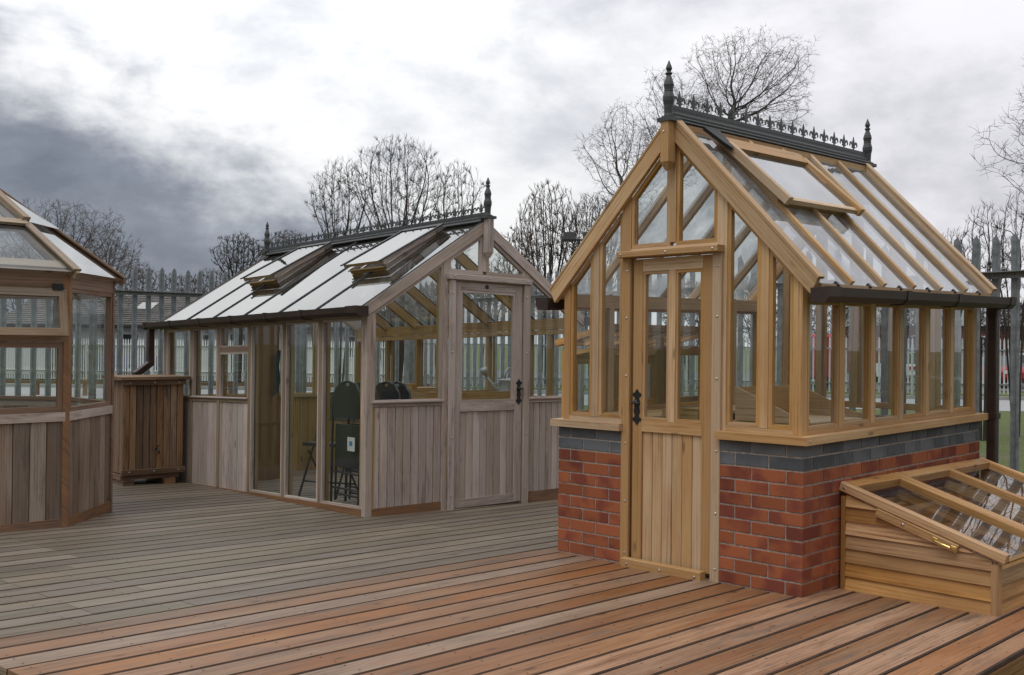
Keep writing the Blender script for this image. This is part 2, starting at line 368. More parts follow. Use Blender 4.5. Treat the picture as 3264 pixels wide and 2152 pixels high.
def fleur(mb, c, du, dn, h, w=None, t=0.006):
    """fleur-de-lis standing on c, spread along du, thickness along dn"""
    c = Vector(c); du = Vector(du).normalized(); dn = Vector(dn).normalized() * t; z = Vector((0, 0, 1)); w = w or h * .42
    def P(x, y): return c + du * x * w + z * y * h - dn / 2
    mb.prism([P(-.10, 0), P(.10, 0), P(.16, .45), P(.20, .62), P(0, 1.0), P(-.20, .62), P(-.16, .45)], dn)
    for s_ in (-1, 1):
        mb.prism([P(s_ * .12, .34), P(s_ * .45, .62), P(s_ * .78, .60), P(s_ * .95, .36), P(s_ * .80, .22), P(s_ * .74, .42), P(s_ * .5, .46), P(s_ * .14, .16)], dn * .9)
    mb.prism([P(-.42, .14), P(.42, .14), P(.42, .24), P(-.42, .24)], dn * 1.15)
FINIAL = [(.046, 0), (.046, .01), (.030, .014), (.027, .03), (.030, .085), (.036, .11), (.037, .135), (.029, .165), (.027, .17), (.030, .176), (.027, .18), (.030, .20), (.033, .213), (.028, .235), (.017, .265), (.014, .275), (.022, .286), (.021, .292), (.014, .296), (.013, .302), (.020, .318), (.018, .33), (.008, .355), (.003, .37)]
def lock_set(parent, c, nrm, du, warp, k=1.0):
    """black iron handle plate with fleur ends and lever"""
    c = Vector(c); nrm = Vector(nrm).normalized(); du = Vector(du).normalized(); z = Vector((0, 0, 1))
    mb = MB(warp)
    def P(x, y): return c + du * x * k * 1.55 + z * y * k
    o = nrm * .004
    mb.prism([P(-.014, -.075), P(.014, -.075), P(.010, -.05), P(.016, -.03), (P(.012, 0)), P(.017, .03), P(.010, .055), P(.014, .075), P(-.014, .075), P(-.010, .055), P(-.017, .03), P(-.012, 0), P(-.016, -.03), P(-.010, -.05)], o)
    for s_ in (-1, 1):
        mb.prism([P(-.006, s_ * .072), P(.006, s_ * .072), P(.014, s_ * .088), P(0, s_ * .116), P(-.014, s_ * .088)], o * .9)
        for t_ in (-1, 1):
            q = P(t_ * .014, s_ * .078); mb.tube([q, q + o * .95], .013 * k, 10)
    b = P(0, .032); mb.tube([b, b + nrm * .018, b + nrm * .026], [.017 * k, .015 * k, .006 * k], 12)
    mb.tube([b + nrm * .02 - du * .034, b + nrm * .03 - du * .02 - z * .004, b + nrm * .032, b + nrm * .030 + du * .022 - z * .006, b + nrm * .024 + du * .04 - z * .002], [.006, .008, .008, .008, .006], 8)
    return mb.build('handle', M['iron'], parent)

# ------------------------------------------------------------------ deck
BA = 0.834; DX, DY = math.cos(BA), math.sin(BA)
def ST(s, t, up=0.0):
    x = s * DX - t * DY; y = s * DY + t * DX; return Vector((x, y, dz(x, y) + up))
def build_deck():
    mb = MB(); pitch = 0.1632; rng = random.Random(3)
    T0 = 1.50; t = 4.72; ts = []
    k = 0
    while t - pitch * k > T0: ts.append(t - pitch * k); k += 1
    k = 1
    while t + pitch * k < 10.5: ts.append(t + pitch * k); k += 1
    ts.sort()
    lines = [T0 - 0.004] + ts
    nrm = Vector((-KX, -KY, 1)).normalized()
    for i in range(len(lines) - 1):
        a, b = lines[i], lines[i + 1]; tc = (a + b) / 2; w = b - a - 0.012
        old = tc > 4.72
        mb.cur = 1 if old else (4 if (tc > 4.2 or rng.random() < .05) else 0)
        cuts = [1.74]
        if old and tc > 4.72:
            base = 2.42 if tc < 6.3 else 3.05
            cuts.append(base + rng.choice((0, 0, 0.0, 0.45)))
            cuts += [base + 3.3, base + 5.0 + rng.random() * .5]
        else:
            cuts.append(1.74 + 3.9 + rng.random() * 3.0)
            if rng.random() < .3: cuts[-1] = 8.0
        cuts = [c for c in cuts if c < 8.3] + [8.55]
        for c0, c1 in zip(cuts, cuts[1:]):
            rr = rng.random()
            up = 0.0 + (rng.random() - .5) * .002
            f0 = len(mb.f); mb.beam(ST(c0 + .0015, tc, -.014 + up), ST(c1 - .0015, tc, -.014 + up), w, .028, nrm, ch=.006, rnd=rr)
            for q_ in (2, 6): mb.mi[f0 + q_] = 3       # long side faces: gap shade painted into the colour
            for q_ in (3, 5): mb.mi[f0 + q_] = 3  # upper chamfers coloured dark too, widening the painted gap shade
    mb.cur = 2
    for i in range(len(lines) - 1):
        a, b = lines[i], lines[i + 1]
        if a > 6.5: break
        for j in range(15):
            s_ = 1.82 + j * .46
            for t_ in (a + .035, b - .035):
                c_ = ST(s_ + (rng.random() - .5) * .012, t_ + (rng.random() - .5) * .008, .0012)
                mb.add([c_ + Vector((math.cos(k_ * 1.047) * .0045, math.sin(k_ * 1.047) * .0045, 0)) for k_ in range(6)], [(0, 1, 2, 3, 4, 5)], [[(0, 0)] * 6])
    mb.cur = 0
    mb.beam(ST(1.74, T0 + .012, -.10), ST(8.55, T0 + .012, -.10), .022, .14, nrm, rnd=.4)
    mb.beam(ST(1.752, T0 + .03, -.10), ST(1.752, 10.4, -.10), .022, .14, nrm, rnd=.3)
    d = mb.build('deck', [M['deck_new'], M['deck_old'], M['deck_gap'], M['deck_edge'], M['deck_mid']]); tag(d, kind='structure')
    # slab under the boards, black in place of the shade in the gaps
    mb = MB()
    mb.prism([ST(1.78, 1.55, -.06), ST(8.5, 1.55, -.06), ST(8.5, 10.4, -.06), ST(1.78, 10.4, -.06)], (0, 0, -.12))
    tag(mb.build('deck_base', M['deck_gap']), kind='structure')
build_deck()

# ------------------------------------------------------------------ brick greenhouse
def brick_greenhouse():
    W, LN = 1.853, 2.42
    Rx, Ry, Ra = 1.6221, 5.8459, R(134.3701)
    lx, ly = Rx + W * math.cos(Ra), Ry + W * math.sin(Ra)
    tu, tv, z0 = -0.0051, 0.0151, 0.0331
    wp = lambda p: (p[0], p[1], p[2] + z0 + (W - p[0]) * tu + p[1] * tv)
    root = thing('greenhouse', 'new golden cedar greenhouse on a red and blue brick base with steep roof', 'greenhouse', (lx, ly, 0), Ra + math.pi)
    C = W / 2; m = 1.03
    upp = lambda X: 2.755 - m * abs(X - C)
    low = lambda X: upp(X) - .123
    ced = M['cedar']
    # ---- bricks
    mor = MB(wp); WALLS = {k: (MB(wp), MB(wp)) for k in ('r', 'l', 's', 'b')}
    ch, bl, hd = .0775, .215, .1025
    rng = random.Random(11)
    def row(k, place, length, start_full, wall):
        red, blue = WALLS[wall]
        z = .645 + k * ch + .005
        tgt = blue if k >= 0 else red
        pos = 0.0; first = True
        while pos < length - .02:
            l = (bl if (start_full or not first) else hd)
            e = min(pos + l, length)
            if first and not start_full and place['skip']: pass
            else:
                a, b = place['f'](pos, e)
                zz = (z + z + ch - .01) / 2; j = (rng.random() - .5) * .003
                a = Vector((a[0], a[1], zz + j * .3)); b = Vector((b[0], b[1], zz + j * .3))
                tgt.beam(a, b, hd, ch - .010, (0, 0, 1), ch=.0025, rnd=rng.random())
            pos = e + .010; first = False
    pier_l, pier_r = .555, 1.300
    for k in range(-10, 2):
        odd = k % 2 != 0      # header at the corner on the front when odd
        h = hd / 2
        # front right pier, laid from the right corner to the left
        row(k, dict(f=lambda p, q: ((W - p, h), (W - q, h)), skip=odd), W - pier_r, not odd, 'r')
        row(k, dict(f=lambda p, q: ((p, h), (q, h)), skip=odd), pier_l, not odd, 'l')
        row(k, dict(f=lambda p, q: ((W - h, p), (W - h, q)), skip=not odd), LN, odd, 's')
        row(k, dict(f=lambda p, q: ((h, p), (h, q)), skip=not odd), LN, odd, 'b')
    a, b = .004, .098; zb = -.13; zt = .795
    mor.box(pier_r + .002, W - a, a, b, zb, zt); mor.box(a, pier_l - .002, a, b, zb, zt)
    mor.box(W - b, W - a, b, LN - a, zb, zt, 'y'); mor.box(a, b, b, LN - a, zb, zt, 'y'); mor.box(b, W - b, LN - .09, LN - a, zb, zt)
    bw = mor.build('brick_base', M['mortar'], root)
    for rd_, bl_ in WALLS.values(): rd_.build('red_bricks', M['brick'], bw); bl_.build('blue_bricks', M['blue_brick'], bw)
    # ---- sills
    t, o = .046, .043; zs = .842 - t / 2
    for (p, q, n) in (((-o, .035 - o / 2, zs), (.563, .035 - o / 2, zs), 'l'), ((1.293, .035 - o / 2, zs), (W + o, .035 - o / 2, zs), 'r')):
        mb = MB(wp)
        x0, x1 = p[0], q[0]
        if n == 'r': mb.prism([(x0, -o, zs - t / 2), (x1, -o, zs - t / 2), (x1 - .113, .07, zs - t / 2), (x0, .07, zs - t / 2)], (0, 0, t), grain=(1, 0, 0))
        else: mb.prism([(x0, -o, zs - t / 2), (x1, -o, zs - t / 2), (x1, .07, zs - t / 2), (x0 + .113, .07, zs - t / 2)], (0, 0, t), grain=(1, 0, 0))
        mb.build('sill', ced, root)
    for sx in (1, -1):
        mb = MB(wp); X0 = W + o if sx > 0 else -o; X1 = X0 - sx * .113
        mb.prism([(X0, -o, zs - t / 2), (X0, LN + .04, zs - t / 2), (X1, LN + .04, zs - t / 2), (X1, .07, zs - t / 2)], (0, 0, t), grain=(0, 1, 0))
        if sx > 0: screw(mb, (X0, .0, zs), (1, 0, 0))
        mb.build('sill', ced, root)
    # ---- front frame
    Y0, D = .018, .055; Yc = Y0 + D / 2
    fr = MB(wp)
    def post(x0, x1, zb, zt=None, y0=Y0, y1=Y0 + D, mbx=None):
        mbx = mbx or fr
        zl = low(x0) - .002 if zt is None else zt; zr = low(x1) - .002 if zt is None else zt
        mbx.prism([(x0, y0, zb), (x1, y0, zb), (x1, y0, zr), (x0, y0, zl)], (0, y1 - y0, 0), grain=(0, 0, 1))
    for x0, x1 in ((.022, .078), (W - .078, W - .022)): post(x0, x1, .843)
    for x0, x1 in ((.277, .330), (1.558, 1.612)): post(x0, x1, .872)
    for x0, x1 in ((.530, .598), (1.258, 1.328)): post(x0, x1, -.06)
    post(.905, .950, 1.985)
    for x0, x1 in ((.078, .53), (1.328, W - .078)): fr.box(x0, x1, Y0, Y0 + D, .843, .870)
    fr.box(.598, 1.258, Y0, Y0 + D, 1.900, 1.962)
    fr.build('front_frame', ced, root)
    # jamb cover strips with steel screws, head beam, threshold
    for x0, x1 in ((.548, .612), (1.240, 1.304)):
        mb = MB(wp); mb.box(x0, x1, Y0 - .024, Y0 - .001, -.075, 1.902, 'z', ch=.003); ob = mb.build('door_jamb', ced, root)
        sc = MB(wp)
        for z in (.02, .35, .72, 1.15, 1.52, 1.82): screw(sc, ((x0 + x1) / 2 + .008, Y0 - .024, z), (0, -1, 0))
        sc.build('screws', M['steel'], ob)
    mb = MB(wp); mb.box(.541, 1.311, -.058, Y0 - .002, 1.903, 1.942, ch=.004); ob = mb.build('head_beam', M['cedar'], root)
    sc = MB(wp)
    for x in (.575, .93, 1.275): screw(sc, (x, -.058, 1.922), (0, -1, 0))
    sc.build('screws', M['steel'], ob)
    mb = MB(wp); mb.box(.606, 1.213, -.060, Y0 - .025, -.062, -.002, ch=.004); ob = mb.build('threshold', ced, root)
    sc = MB(wp)
    for x in (.65, .91, 1.17): screw(sc, (x, -.060, -.035), (0, -1, 0), .009)
    sc.build('screws', M['steel'], ob)
    # windows in the gable
    n = (0, -1, 0); yw = Y0 + .004
    def fw_(x0, x1, zb):
        pts = [(x0, yw, zb), (x1, yw, zb), (x1, yw, low(x1) - .004), (x0, yw, low(x0) - .004)]
        window(root, pts, n, M['cedar_bead'], M['glass'], wp, .024, .035)
    for x0, x1, zb in ((.079, .276, .871), (.331, .529, .871), (1.329, 1.557, .871), (1.613, W - .079, .871)): fw_(x0, x1, zb)
    def fwt(x0, x1, zb, flip):
        pts = [(x0, yw, zb), (x1, yw, zb), (x1, yw, low(x1) - .004), (x0, yw, low(x0) - .004)]
        window(root, pts, n, M['cedar_bead'], M['glass'], wp, .026, .035)
    fwt(.599, .904, 1.963, 0); fwt(.951, 1.257, 1.963, 1)
    # ---- door
    dy = Y0 - .004
    mb = MB(wp)
    mb.box(.626, .701, dy, dy + .04, -.02, 1.892, 'z', ch=.003); mb.box(1.160, 1.234, dy, dy + .04, -.02, 1.892, 'z', ch=.003)
    mb.box(.701, 1.160, dy, dy + .04, 1.812, 1.892); mb.box(.701, 1.160, dy, dy + .04, .800, .872); mb.box(.908, .956, dy, dy + .04, .872, 1.812, 'z')
    planks(mb, (.701, dy + .012, -.02), (1, 0, 0), (0, 0, 1), .459, .820, 6, (0, -1, 0), .014, .0035, tone=.5)
    door = mb.build('door', ced, root)
    for x0, x1 in ((.702, .907), (.957, 1.159)):
        window(door, [(x0, dy + .004, .873), (x1, dy + .004, .873), (x1, dy + .004, 1.811), (x0, dy + .004, 1.811)], n, M['cedar_bead'], M['glass'], wp, .018, .03, name='door_window')
    lock_set(door, (.664, dy, .952), n, (1, 0, 0), wp)
    # ---- side walls
    for sx in (1, -1):
        X = W - .020 if sx > 0 else .020
        n2 = (sx, 0, 0); fs = MB(wp)
        def bx(y0, y1, z0_, z1_, g): fs.box(min(X, X - sx * .055), max(X, X - sx * .055), y0, y1, z0_, z1_, g)
        ys = [.46, .845, 1.225, 1.605, 1.99]
        bx(Y0 + D, LN - .02, .843, .870, 'y'); bx(Y0 + D, LN - .02, 1.600, 1.690, 'y')
        bx(LN - .075, LN - .02, .870, 1.600, 'z')
        for y in ys: bx(y - .024, y + .024, .870, 1.600, 'z')
        fs.build('side_frame', ced, root)
        edges = [.080] + ys + [LN - .075 + .024]
        for i in range(6):
            y0 = edges[i] + (.025 if i else 0); y1 = edges[i + 1] - .025
            xx = X - sx * .004
            window(root, [(xx, y0, .871), (xx, y1, .871), (xx, y1, 1.599), (xx, y0, 1.599)], n2, M['cedar_bead'], M['glass'], wp, .020, .033)
    # ---- rear gable
    yb = LN - .022; rb = MB(wp)
    for x0, x1 in ((.30, .345), (.60, .645), (C - .022, C + .022), (1.21, 1.255), (1.51, 1.555)):
        post(x0, x1, .871, None, yb - .05, yb, rb)
    rb.box(.08, W - .08, yb - .05, yb, .843, .870)
    rb.build('rear_frame', ced, root)
    xs = [.08, .322, .622, C, 1.232, 1.532, W - .08]
    for i in range(6):
        x0 = xs[i] + (.024 if i else 0); x1 = xs[i + 1] - (.024 if i < 5 else 0)
        window(root, [(x0, yb - .004, .872), (x1, yb - .004, .872), (x1, yb - .004, low(x1) - .004), (x0, yb - .004, low(x0) - .004)], (0, 1, 0), M['cedar_bead'], M['glass'], wp, .018, .03)
    # ---- roof
    zt = lambda X, d=0: upp(X) - d
    def slope_pts(sx, d, xa=C, xb=None):
        xe = W + .083 if xb is None else xb
        if sx < 0: return (2 * C - xa, 0, upp(xa) - d), (2 * C - xe, 0, upp(xe) - d)
        return (xa, 0, upp(xa) - d), (xe, 0, upp(xe) - d)
    k = 1 / math.sqrt(1 + m * m)
    bars = [.40, .80, 1.20, 1.59, 1.985]
    for sx in (1, -1):
        nr = Vector((sx * m, 0, 1)).normalized()
        for yy, back in ((.005, 1), (LN + .01, 0)):     # barge boards
            p, q = slope_pts(sx, 0, C + .028)
            mb = MB(wp)
            A = [(p[0], yy - .018, p[2]), (q[0], yy - .018, q[2]), (q[0] - sx * .040, yy - .018, q[2] - .082 - .0), (p[0], yy - .018, p[2] - .123)]
            mb.prism(A, (0, .034, 0), grain=Vector(q) - Vector(p))
            a1 = Vector(p) + nr * .010; b1 = Vector(q) + nr * .010
            a1.y = b1.y = yy + .010
            mb.beam(a1, b1, .064, .019, nr, ch=.003)
            mb.build('barge_board', ced, root)
        for yb_ in bars:
            p, q = slope_pts(sx, .0, C + .02)
            mb = MB(wp); a1 = Vector(p) - nr * .032; b1 = Vector(q) - nr * .032; a1.y = b1.y = yb_
            mb.beam(a1, b1, .036, .064, nr, ch=.004); mb.build('roof_bar', ced, root)
        ed = [.04] + bars + [LN - .02]
        for i in range(6):
            p, q = slope_pts(sx, .034, C + .01, W + .078)
            y0, y1 = ed[i] + .006, ed[i + 1] - .006
            g = MB(wp); g.quad([(p[0], y0, p[2]), (q[0], y0, q[2]), (q[0], y1, q[2]), (p[0], y1, p[2])]); g.build('roof_pane', M['poly_roof'], root, fix=False)
        p, q = slope_pts(sx, .068, C, W + .055)
        mb = MB(wp); mb.beam((q[0], .04, q[2]), (q[0], LN - .02, q[2]), .05, .035, (0, 0, 1)); ep = mb.build('eaves_plate', ced, root)
        mb = MB(wp)
        for i in range(6):
            yc = (ed[i] + ed[i + 1]) / 2; qq = slope_pts(sx, .030, C, W + .074)[1]
            mb.beam((qq[0], yc - .012, qq[2]), (qq[0], yc + .012, qq[2]), .03, .016, nr)
        mb.build('glass_clips', M['iron'], ep)
        p, q = slope_pts(sx, .105, C, W - .03)
        # purlin near the ridge
        mb = MB(wp); mb.beam((C + sx * .03, .04, 2.665), (C + sx * .03, LN - .02, 2.665), .03, .10, (0, 0, 1)); mb.build('ridge_board', ced, root)
        # gutter
        gx = lambda d: W + d if sx > 0 else -d
        prof = [(.070, 1.672), (.078, 1.672), (.080, 1.612), (.142, 1.612), (.166, 1.632), (.172, 1.672), (.182, 1.676), (.176, 1.628), (.148, 1.600), (.070, 1.600)]
        mb = MB(wp); mb.prism([(gx(a), .07, b - .01) for a, b in prof], (0, LN + .05, 0), grain=(0, 1, 0)); gt = mb.build('gutter', M['gutter'], root)
        mb = MB(wp)
        prof2 = [(.066, 1.676), (.186, 1.681), (.181, 1.626), (.150, 1.594), (.066, 1.594)]
        for y, l in ((-.055, .125), (.88, .05), (1.62, .05), (LN + .08, .09)): mb = MB(wp); mb.prism([(gx(a), y, b - .01) for a, b in prof2], (0, l, 0), grain=(0, 1, 0)); mb.build('gutter_bracket', M['gutter'], gt)
    # downpipe at the far right corner
    mb = MB(wp); xx = W + .050
    mb.beam((xx, LN + .10, 1.59), (xx, LN + .10, -.45), .066, .066, (0, 1, 0), ch=.008)
    mb.beam((xx, LN + .10, 1.60), (xx, LN + .10, 1.53), .08, .08, (0, 1, 0), ch=.01)
    mb.beam((xx, LN + .10, .84), (xx, LN + .10, .80), .085, .08, (0, 1, 0), ch=.004); mb.build('downpipe', M['gutter'], root)
    # ---- roof vent on the right slope
    nr = Vector((m, 0, 1)).normalized(); sl = Vector((1, 0, -m)).normalized()
    top = Vector((C + .155, 0, upp(C + .155))) + nr * .018; bot = Vector((1.478, 0, upp(1.478))) + nr * .055
    y0, y1 = .365, 1.255
    nv = Vector((0, 1, 0)).cross(bot - top).normalized()
    if nv.z < 0: nv = -nv
    P = [Vector((top.x, y0, top.z)), Vector((bot.x, y0, bot.z)), Vector((bot.x, y1, bot.z)), Vector((top.x, y1, top.z))]
    mb = MB(wp)
    mb.beam(P[0], P[1] + (P[1] - P[0]).normalized() * .02, .048, .055, nv, ch=.004); mb.beam(P[3], P[2] + (P[2] - P[3]).normalized() * .02, .048, .055, nv, ch=.004)
    e = Vector((0, .024, 0)); dn = (P[1] - P[0]).normalized()
    mb.beam(P[0] + e + dn * .03, P[3] - e + dn * .03, .06, .045, nv); mb.beam(P[1] + e - nv * .012 - dn * .015, P[2] - e - nv * .012 - dn * .015, .036, .03, nv)
    vent = mb.build('roof_vent', ced, root)
    g = MB(wp); g.quad([P[0] + e, P[1] + e, P[2] - e, P[3] - e]); g.build('pane', M['poly_roof'], vent, fix=False)
    mb = MB(wp)
    tp, bt = Vector((C + .10, 0, upp(C + .10))) , Vector((1.44, 0, upp(1.44)))
    for yy in (y0 + .03, y1 - .03): mb.beam(Vector((tp.x, yy, tp.z)) + nr * .0, Vector((bt.x, yy, bt.z)) + nr * .018, .028, .05, nr)
    mb.beam(Vector((bt.x, y0 + .045, bt.z)), Vector((bt.x, y1 - .045, bt.z)), .03, .06, nr)
    mb.beam(Vector((tp.x + .03, y0 - .02, tp.z - .03)) + nr * .022, Vector((tp.x + .03, y1 + .03, tp.z - .03)) + nr * .022, .055, .02, nr)
    mb.build('vent_curb', ced, vent)
    mb = MB(wp)
    f = lambda X, y, d=.02: Vector((X, y, upp(X))) + nr * d
    mb.prism([f(C + .075, y0 - .17), f(C + .075, y0 - .005), f(C + .185, y0 - .012), f(C + .205, y0 - .05), f(C + .16, y0 - .10)], nr * .022)
    mb.build('lead_flashing', M['rubber'], vent)
    # ---- ridge: cap, cresting, finials, drop post
    mb = MB(wp)
    za = 2.755
    for sx in (1, -1):
        a1 = Vector((C + sx * .004, -.02, za + .010)); nr_ = Vector((sx * m, 0, 1)).normalized(); sd = Vector((sx, 0, -m)).normalized()
        c0 = Vector((C, 0, za)) + sd * .034 + nr_ * .014
        mb.beam((c0.x, -.03, c0.z), (c0.x, LN + .09, c0.z), .046, .008, nr_)
    mb.tube([(C, -.04, za + .022), (C, LN + .10, za + .022)], .017, 10)
    for sx in (1, -1): mb.tube([(C + sx * .034, -.035, za - .006), (C + sx * .034, LN + .095, za - .006)], .011, 8)
    cap = mb.build('ridge_cap', M['ridge'], root)
    mb = MB(wp); mb.box(C - .003, C + .003, .0, LN + .06, za + .03, za + .078, 'y')
    for i in range(17):
        y = .075 + i * .148
        if y > LN: break
        fleur(mb, (C, y, za + .076), (0, 1, 0), (1, 0, 0), .100, .066)
        for j in range(5):
            mb.tube([(C - .006, y - .06 + j * .03, za + .055), (C + .006, y - .06 + j * .03, za + .055)], .004, 6)
    mb.build('cresting', M['ridge'], cap)
    for y in (-.035, LN + .10):
        mb = MB(wp); mb.lathe([(r_ * 1.0, z * .96) for r_, z in FINIAL], (C, y, 2.745), 16)
        mb.box(C - .052, C + .052, y - .048, y + .055, 2.722, 2.746)
        mb.build('finial', M['ridge'], root, smooth=False)
    for y, s_ in ((-.075, 1), (LN + .07, -1)):
        mb = MB(wp); w2 = .031
        mb.box(C - w2, C + w2, y, y + .072, 2.475, 2.722, 'z', ch=.002)
        b0 = [(C - w2, y, 2.475), (C + w2, y, 2.475), (C + w2, y + .072, 2.475), (C - w2, y + .072, 2.475)]
        vs = b0 + [(C - .012, y + .024, 2.425), (C + .012, y + .024, 2.425), (C + .012, y + .048, 2.425), (C - .012, y + .048, 2.425)]
        fs = [(0, 1, 5, 4), (1, 2, 6, 5), (2, 3, 7, 6), (3, 0, 4, 7), (4, 5, 6, 7)]
        mb.add(vs, fs, [[(0, 0), (0, .06), (.05, .05), (.05, .01)]] * 5)
        dp = mb.build('drop_post', ced, root)
        if s_ > 0:
            sc = MB(wp); screw(sc, (C - .005, y, 2.66), (0, -1, 0)); sc.build('screws', M['steel'], dp)
    return root, wp, lx, ly, Ra + math.pi
RG, RWP, RLX, RLY, RANG = brick_greenhouse()
def Rw(X, Y, w=0.0):
    c, s = math.cos(RANG), math.sin(RANG); q = RWP((X, Y, w)); return Vector((RLX + c * X - s * Y, RLY + s * X + c * Y, q[2]))

# ------------------------------------------------------------------ weathered timber greenhouse
MX, MY, MA = -1.1837, 8.6192, 0.7576
MWP = lambda p: (p[0], p[1], p[2] - .0094 * p[0] - .0286 * p[1])
def Mw(X, Y, w=0.0):
    c, s = math.cos(MA), math.sin(MA); q = MWP((X, Y, w)); return Vector((MX + c * X - s * Y, MY + s * X + c * Y, q[2]))
def timber_greenhouse():
    wp = MWP; W, LN = 2.566, 3.72; C = W / 2; m = .624; AP = 2.493
    upp = lambda X: AP - m * abs(X - C)
    low = lambda X: upp(X) - .108
    root = thing('greenhouse', 'long silvery weathered cedar greenhouse with full height glass panes and black roof bars', 'greenhouse', (MX, MY, 0), MA)
    gw, inn, kick = M['grey_wood'], M['cedar_in'], M['kick_wood']
    Y0, D = .0, .05
    fr = MB(wp)
    def post(mb, x0, x1, zb, y0, y1, zt=None):
        zl = low(x0) - .002 if zt is None else zt; zr = low(x1) - .002 if zt is None else zt
        mb.prism([(x0, y0, zb), (x1, y0, zb), (x1, y0, zr), (x0, y0, zl)], (0, y1 - y0, 0), grain=(0, 0, 1))
    post(fr, 0, .060, -.10, 0, .06); post(fr, W - .06, W, -.10, 0, .06)
    post(fr, .802, .856, -.10, 0, D); post(fr, 1.790, 1.850, -.10, 0, D)
    post(fr, C - .022, C + .022, 2.03, 0, D)
    fr.box(.856, 1.790, 0, D, 1.925, 2.0)
    for x0, x1 in ((.06, .802), (1.850, W - .06)): fr.box(x0, x1, .002, D, .838, .872)
    fr.build('front_frame', gw, root)
    # inner faces of the posts stay yellow
    ib = MB(wp)
    for x0, x1 in ((.005, .055), (.805, .852), (1.793, 1.846), (W - .055, W - .005)): post(ib, x0, x1, -.05, D + .011, D + .045)
    ib.box(.86, 1.79, D + .012, D + .040, 1.93, 1.99)
    for x0, x1 in ((.06, .802), (1.85, W - .06)): planks(ib, (x0, D + .012, -.06), (1, 0, 0), (0, 0, 1), x1 - x0, .90, 8, (0, -1, 0), .012, .003)
    ib.build('inner_frame', inn, root)
    for x0, x1, n in ((.061, .801, 9), (1.851, W - .061, 8)):
        b = MB(wp); planks(b, (x0, .010, .0), (1, 0, 0), (0, 0, 1), x1 - x0, .836, n, (0, -1, 0), .014, .0045, .003); b.build('board_panel', gw, root)
        b = MB(wp); b.box(x0, x1, .002, .03, -.11, -.002); b.build('kick_board', kick, root)
        b = MB(wp); b.box(x0 - .01, x1 + .01, -.016, .001, .866, .886, ch=.004); b.build('sill', gw, root)
    for x0, x1 in ((.862, .928), (1.766, 1.838)):
        b = MB(wp); b.box(x0, x1, -.024, -.001, -.10, 1.935, 'z', ch=.003); ob = b.build('door_jamb', gw, root)
        sc = MB(wp)
        for z in (.04, .55, 1.30, 1.82): screw(sc, (x0 + .03, -.024, z), (0, -1, 0), .0085)
        sc.build('screws', M['steel'], ob)
    b = MB(wp); b.box(.836, 1.850, -.040, -.001, 1.937, 1.984, ch=.004); ob = b.build('head_beam', gw, root)
    sc = MB(wp)
    for x in (.90, 1.31, 1.79): screw(sc, (x, -.04, 1.965), (0, -1, 0), .0085)
    sc.build('screws', M['steel'], ob)
    n = (0, -1, 0); G = M['glass']
    for x0, x1 in ((.061, .801), (1.851, W - .061)):
        window(root, [(x0, .003, .873), (x1, .003, .873), (x1, .003, low(x1) - .003), (x0, .003, low(x0) - .003)], n, gw, G, wp, .022, .032)
    for x0, x1 in ((.857, C - .023), (C + .023, 1.789)):
        window(root, [(x0, .003, 2.001), (x1, .003, 2.001), (x1, .003, low(x1) - .003), (x0, .003, low(x0) - .003)], n, gw, G, wp, .03, .032)
    # door
    b = MB(wp); dy = -.006
    b.box(.938, 1.000, dy, dy + .04, -.075, 1.922, 'z', ch=.003); b.box(1.664, 1.756, dy, dy + .04, -.075, 1.922, 'z', ch=.003)
    b.box(1.000, 1.664, dy, dy + .04, 1.852, 1.922); b.box(1.000, 1.664, dy, dy + .04, .775, .856); b.box(1.0, 1.664, dy, dy + .038, -.075, .0)
    planks(b, (1.0, dy + .010, .0), (1, 0, 0), (0, 0, 1), .664, .775, 8, (0, -1, 0), .014, .004, .003)
    door = b.build('door', gw, root)
    window(door, [(1.001, dy + .004, .857), (1.663, dy + .004, .857), (1.663, dy + .004, 1.851), (1.001, dy + .004, 1.851)], n, gw, G, wp, .020, .03, name='door_window')
    lock_set(door, (1.716, dy, .94), n, (1, 0, 0), wp, 1.05)
    b = MB(wp); b.tube([(1.305, dy - .001, 1.892), (1.305, dy - .006, 1.892)], .019, 16)
    bo = b.build('oval_plate', M['iron'], door)
    b = MB(wp); b.box(.93, 1.76, .02, .06, -.12, -.078); b.build('door_step', gw, root)
    # ---- long side facing the camera (X = 0)
    ys = [.693, 1.285, 1.905, 2.51, 3.085]
    sf = MB(wp)
    def sbox(mb, x0, x1, y0, y1, z0, z1, g): mb.box(x0, x1, y0, y1, z0, z1, g, ch=.002)
    for y in ys: sbox(sf, .0, .05, y - .024, y + .024, -.0, 1.575, 'z')
    sbox(sf, 0, .06, LN - .06, LN, -.10, 1.60, 'z')
    sbox(sf, 0, .05, .06, LN - .06, 1.576, 1.655, 'y')
    sbox(sf, .002, .05, ys[2] + .024, LN - .06, .835, .868, 'y')
    sf.build('side_frame', M['side_post'], root)
    b = MB(wp); b.box(-.004, .05, .062, ys[2] + .02, -.12, -.002, 'y', ch=.004); b.build('kick_board', kick, root)
    b = MB(wp); b.box(-.002, .05, ys[2] + .026, LN - .06, -.14, -.01, 'y'); b.build('kick_board', kick, root)
    b = MB(wp); planks(b, (.010, LN - .062, -.01), (0, -1, 0), (0, 0, 1), LN - .062 - ys[2] - .026, .844, 17, (-1, 0, 0), .014, .004, .002); b.build('board_panel', gw, root)
    b = MB(wp); b.box(-.014, .001, ys[2] + .02, LN - .05, .868, .884, 'y', ch=.004); b.build('sill', gw, root)
    ib = MB(wp)
    for y in [.03] + ys + [LN - .03]: ib.box(.061, .095, y - .02, y + .02, -.05, 1.57, 'z')
    ib.box(.061, .09, .07, LN - .07, 1.56, 1.65, 'y')
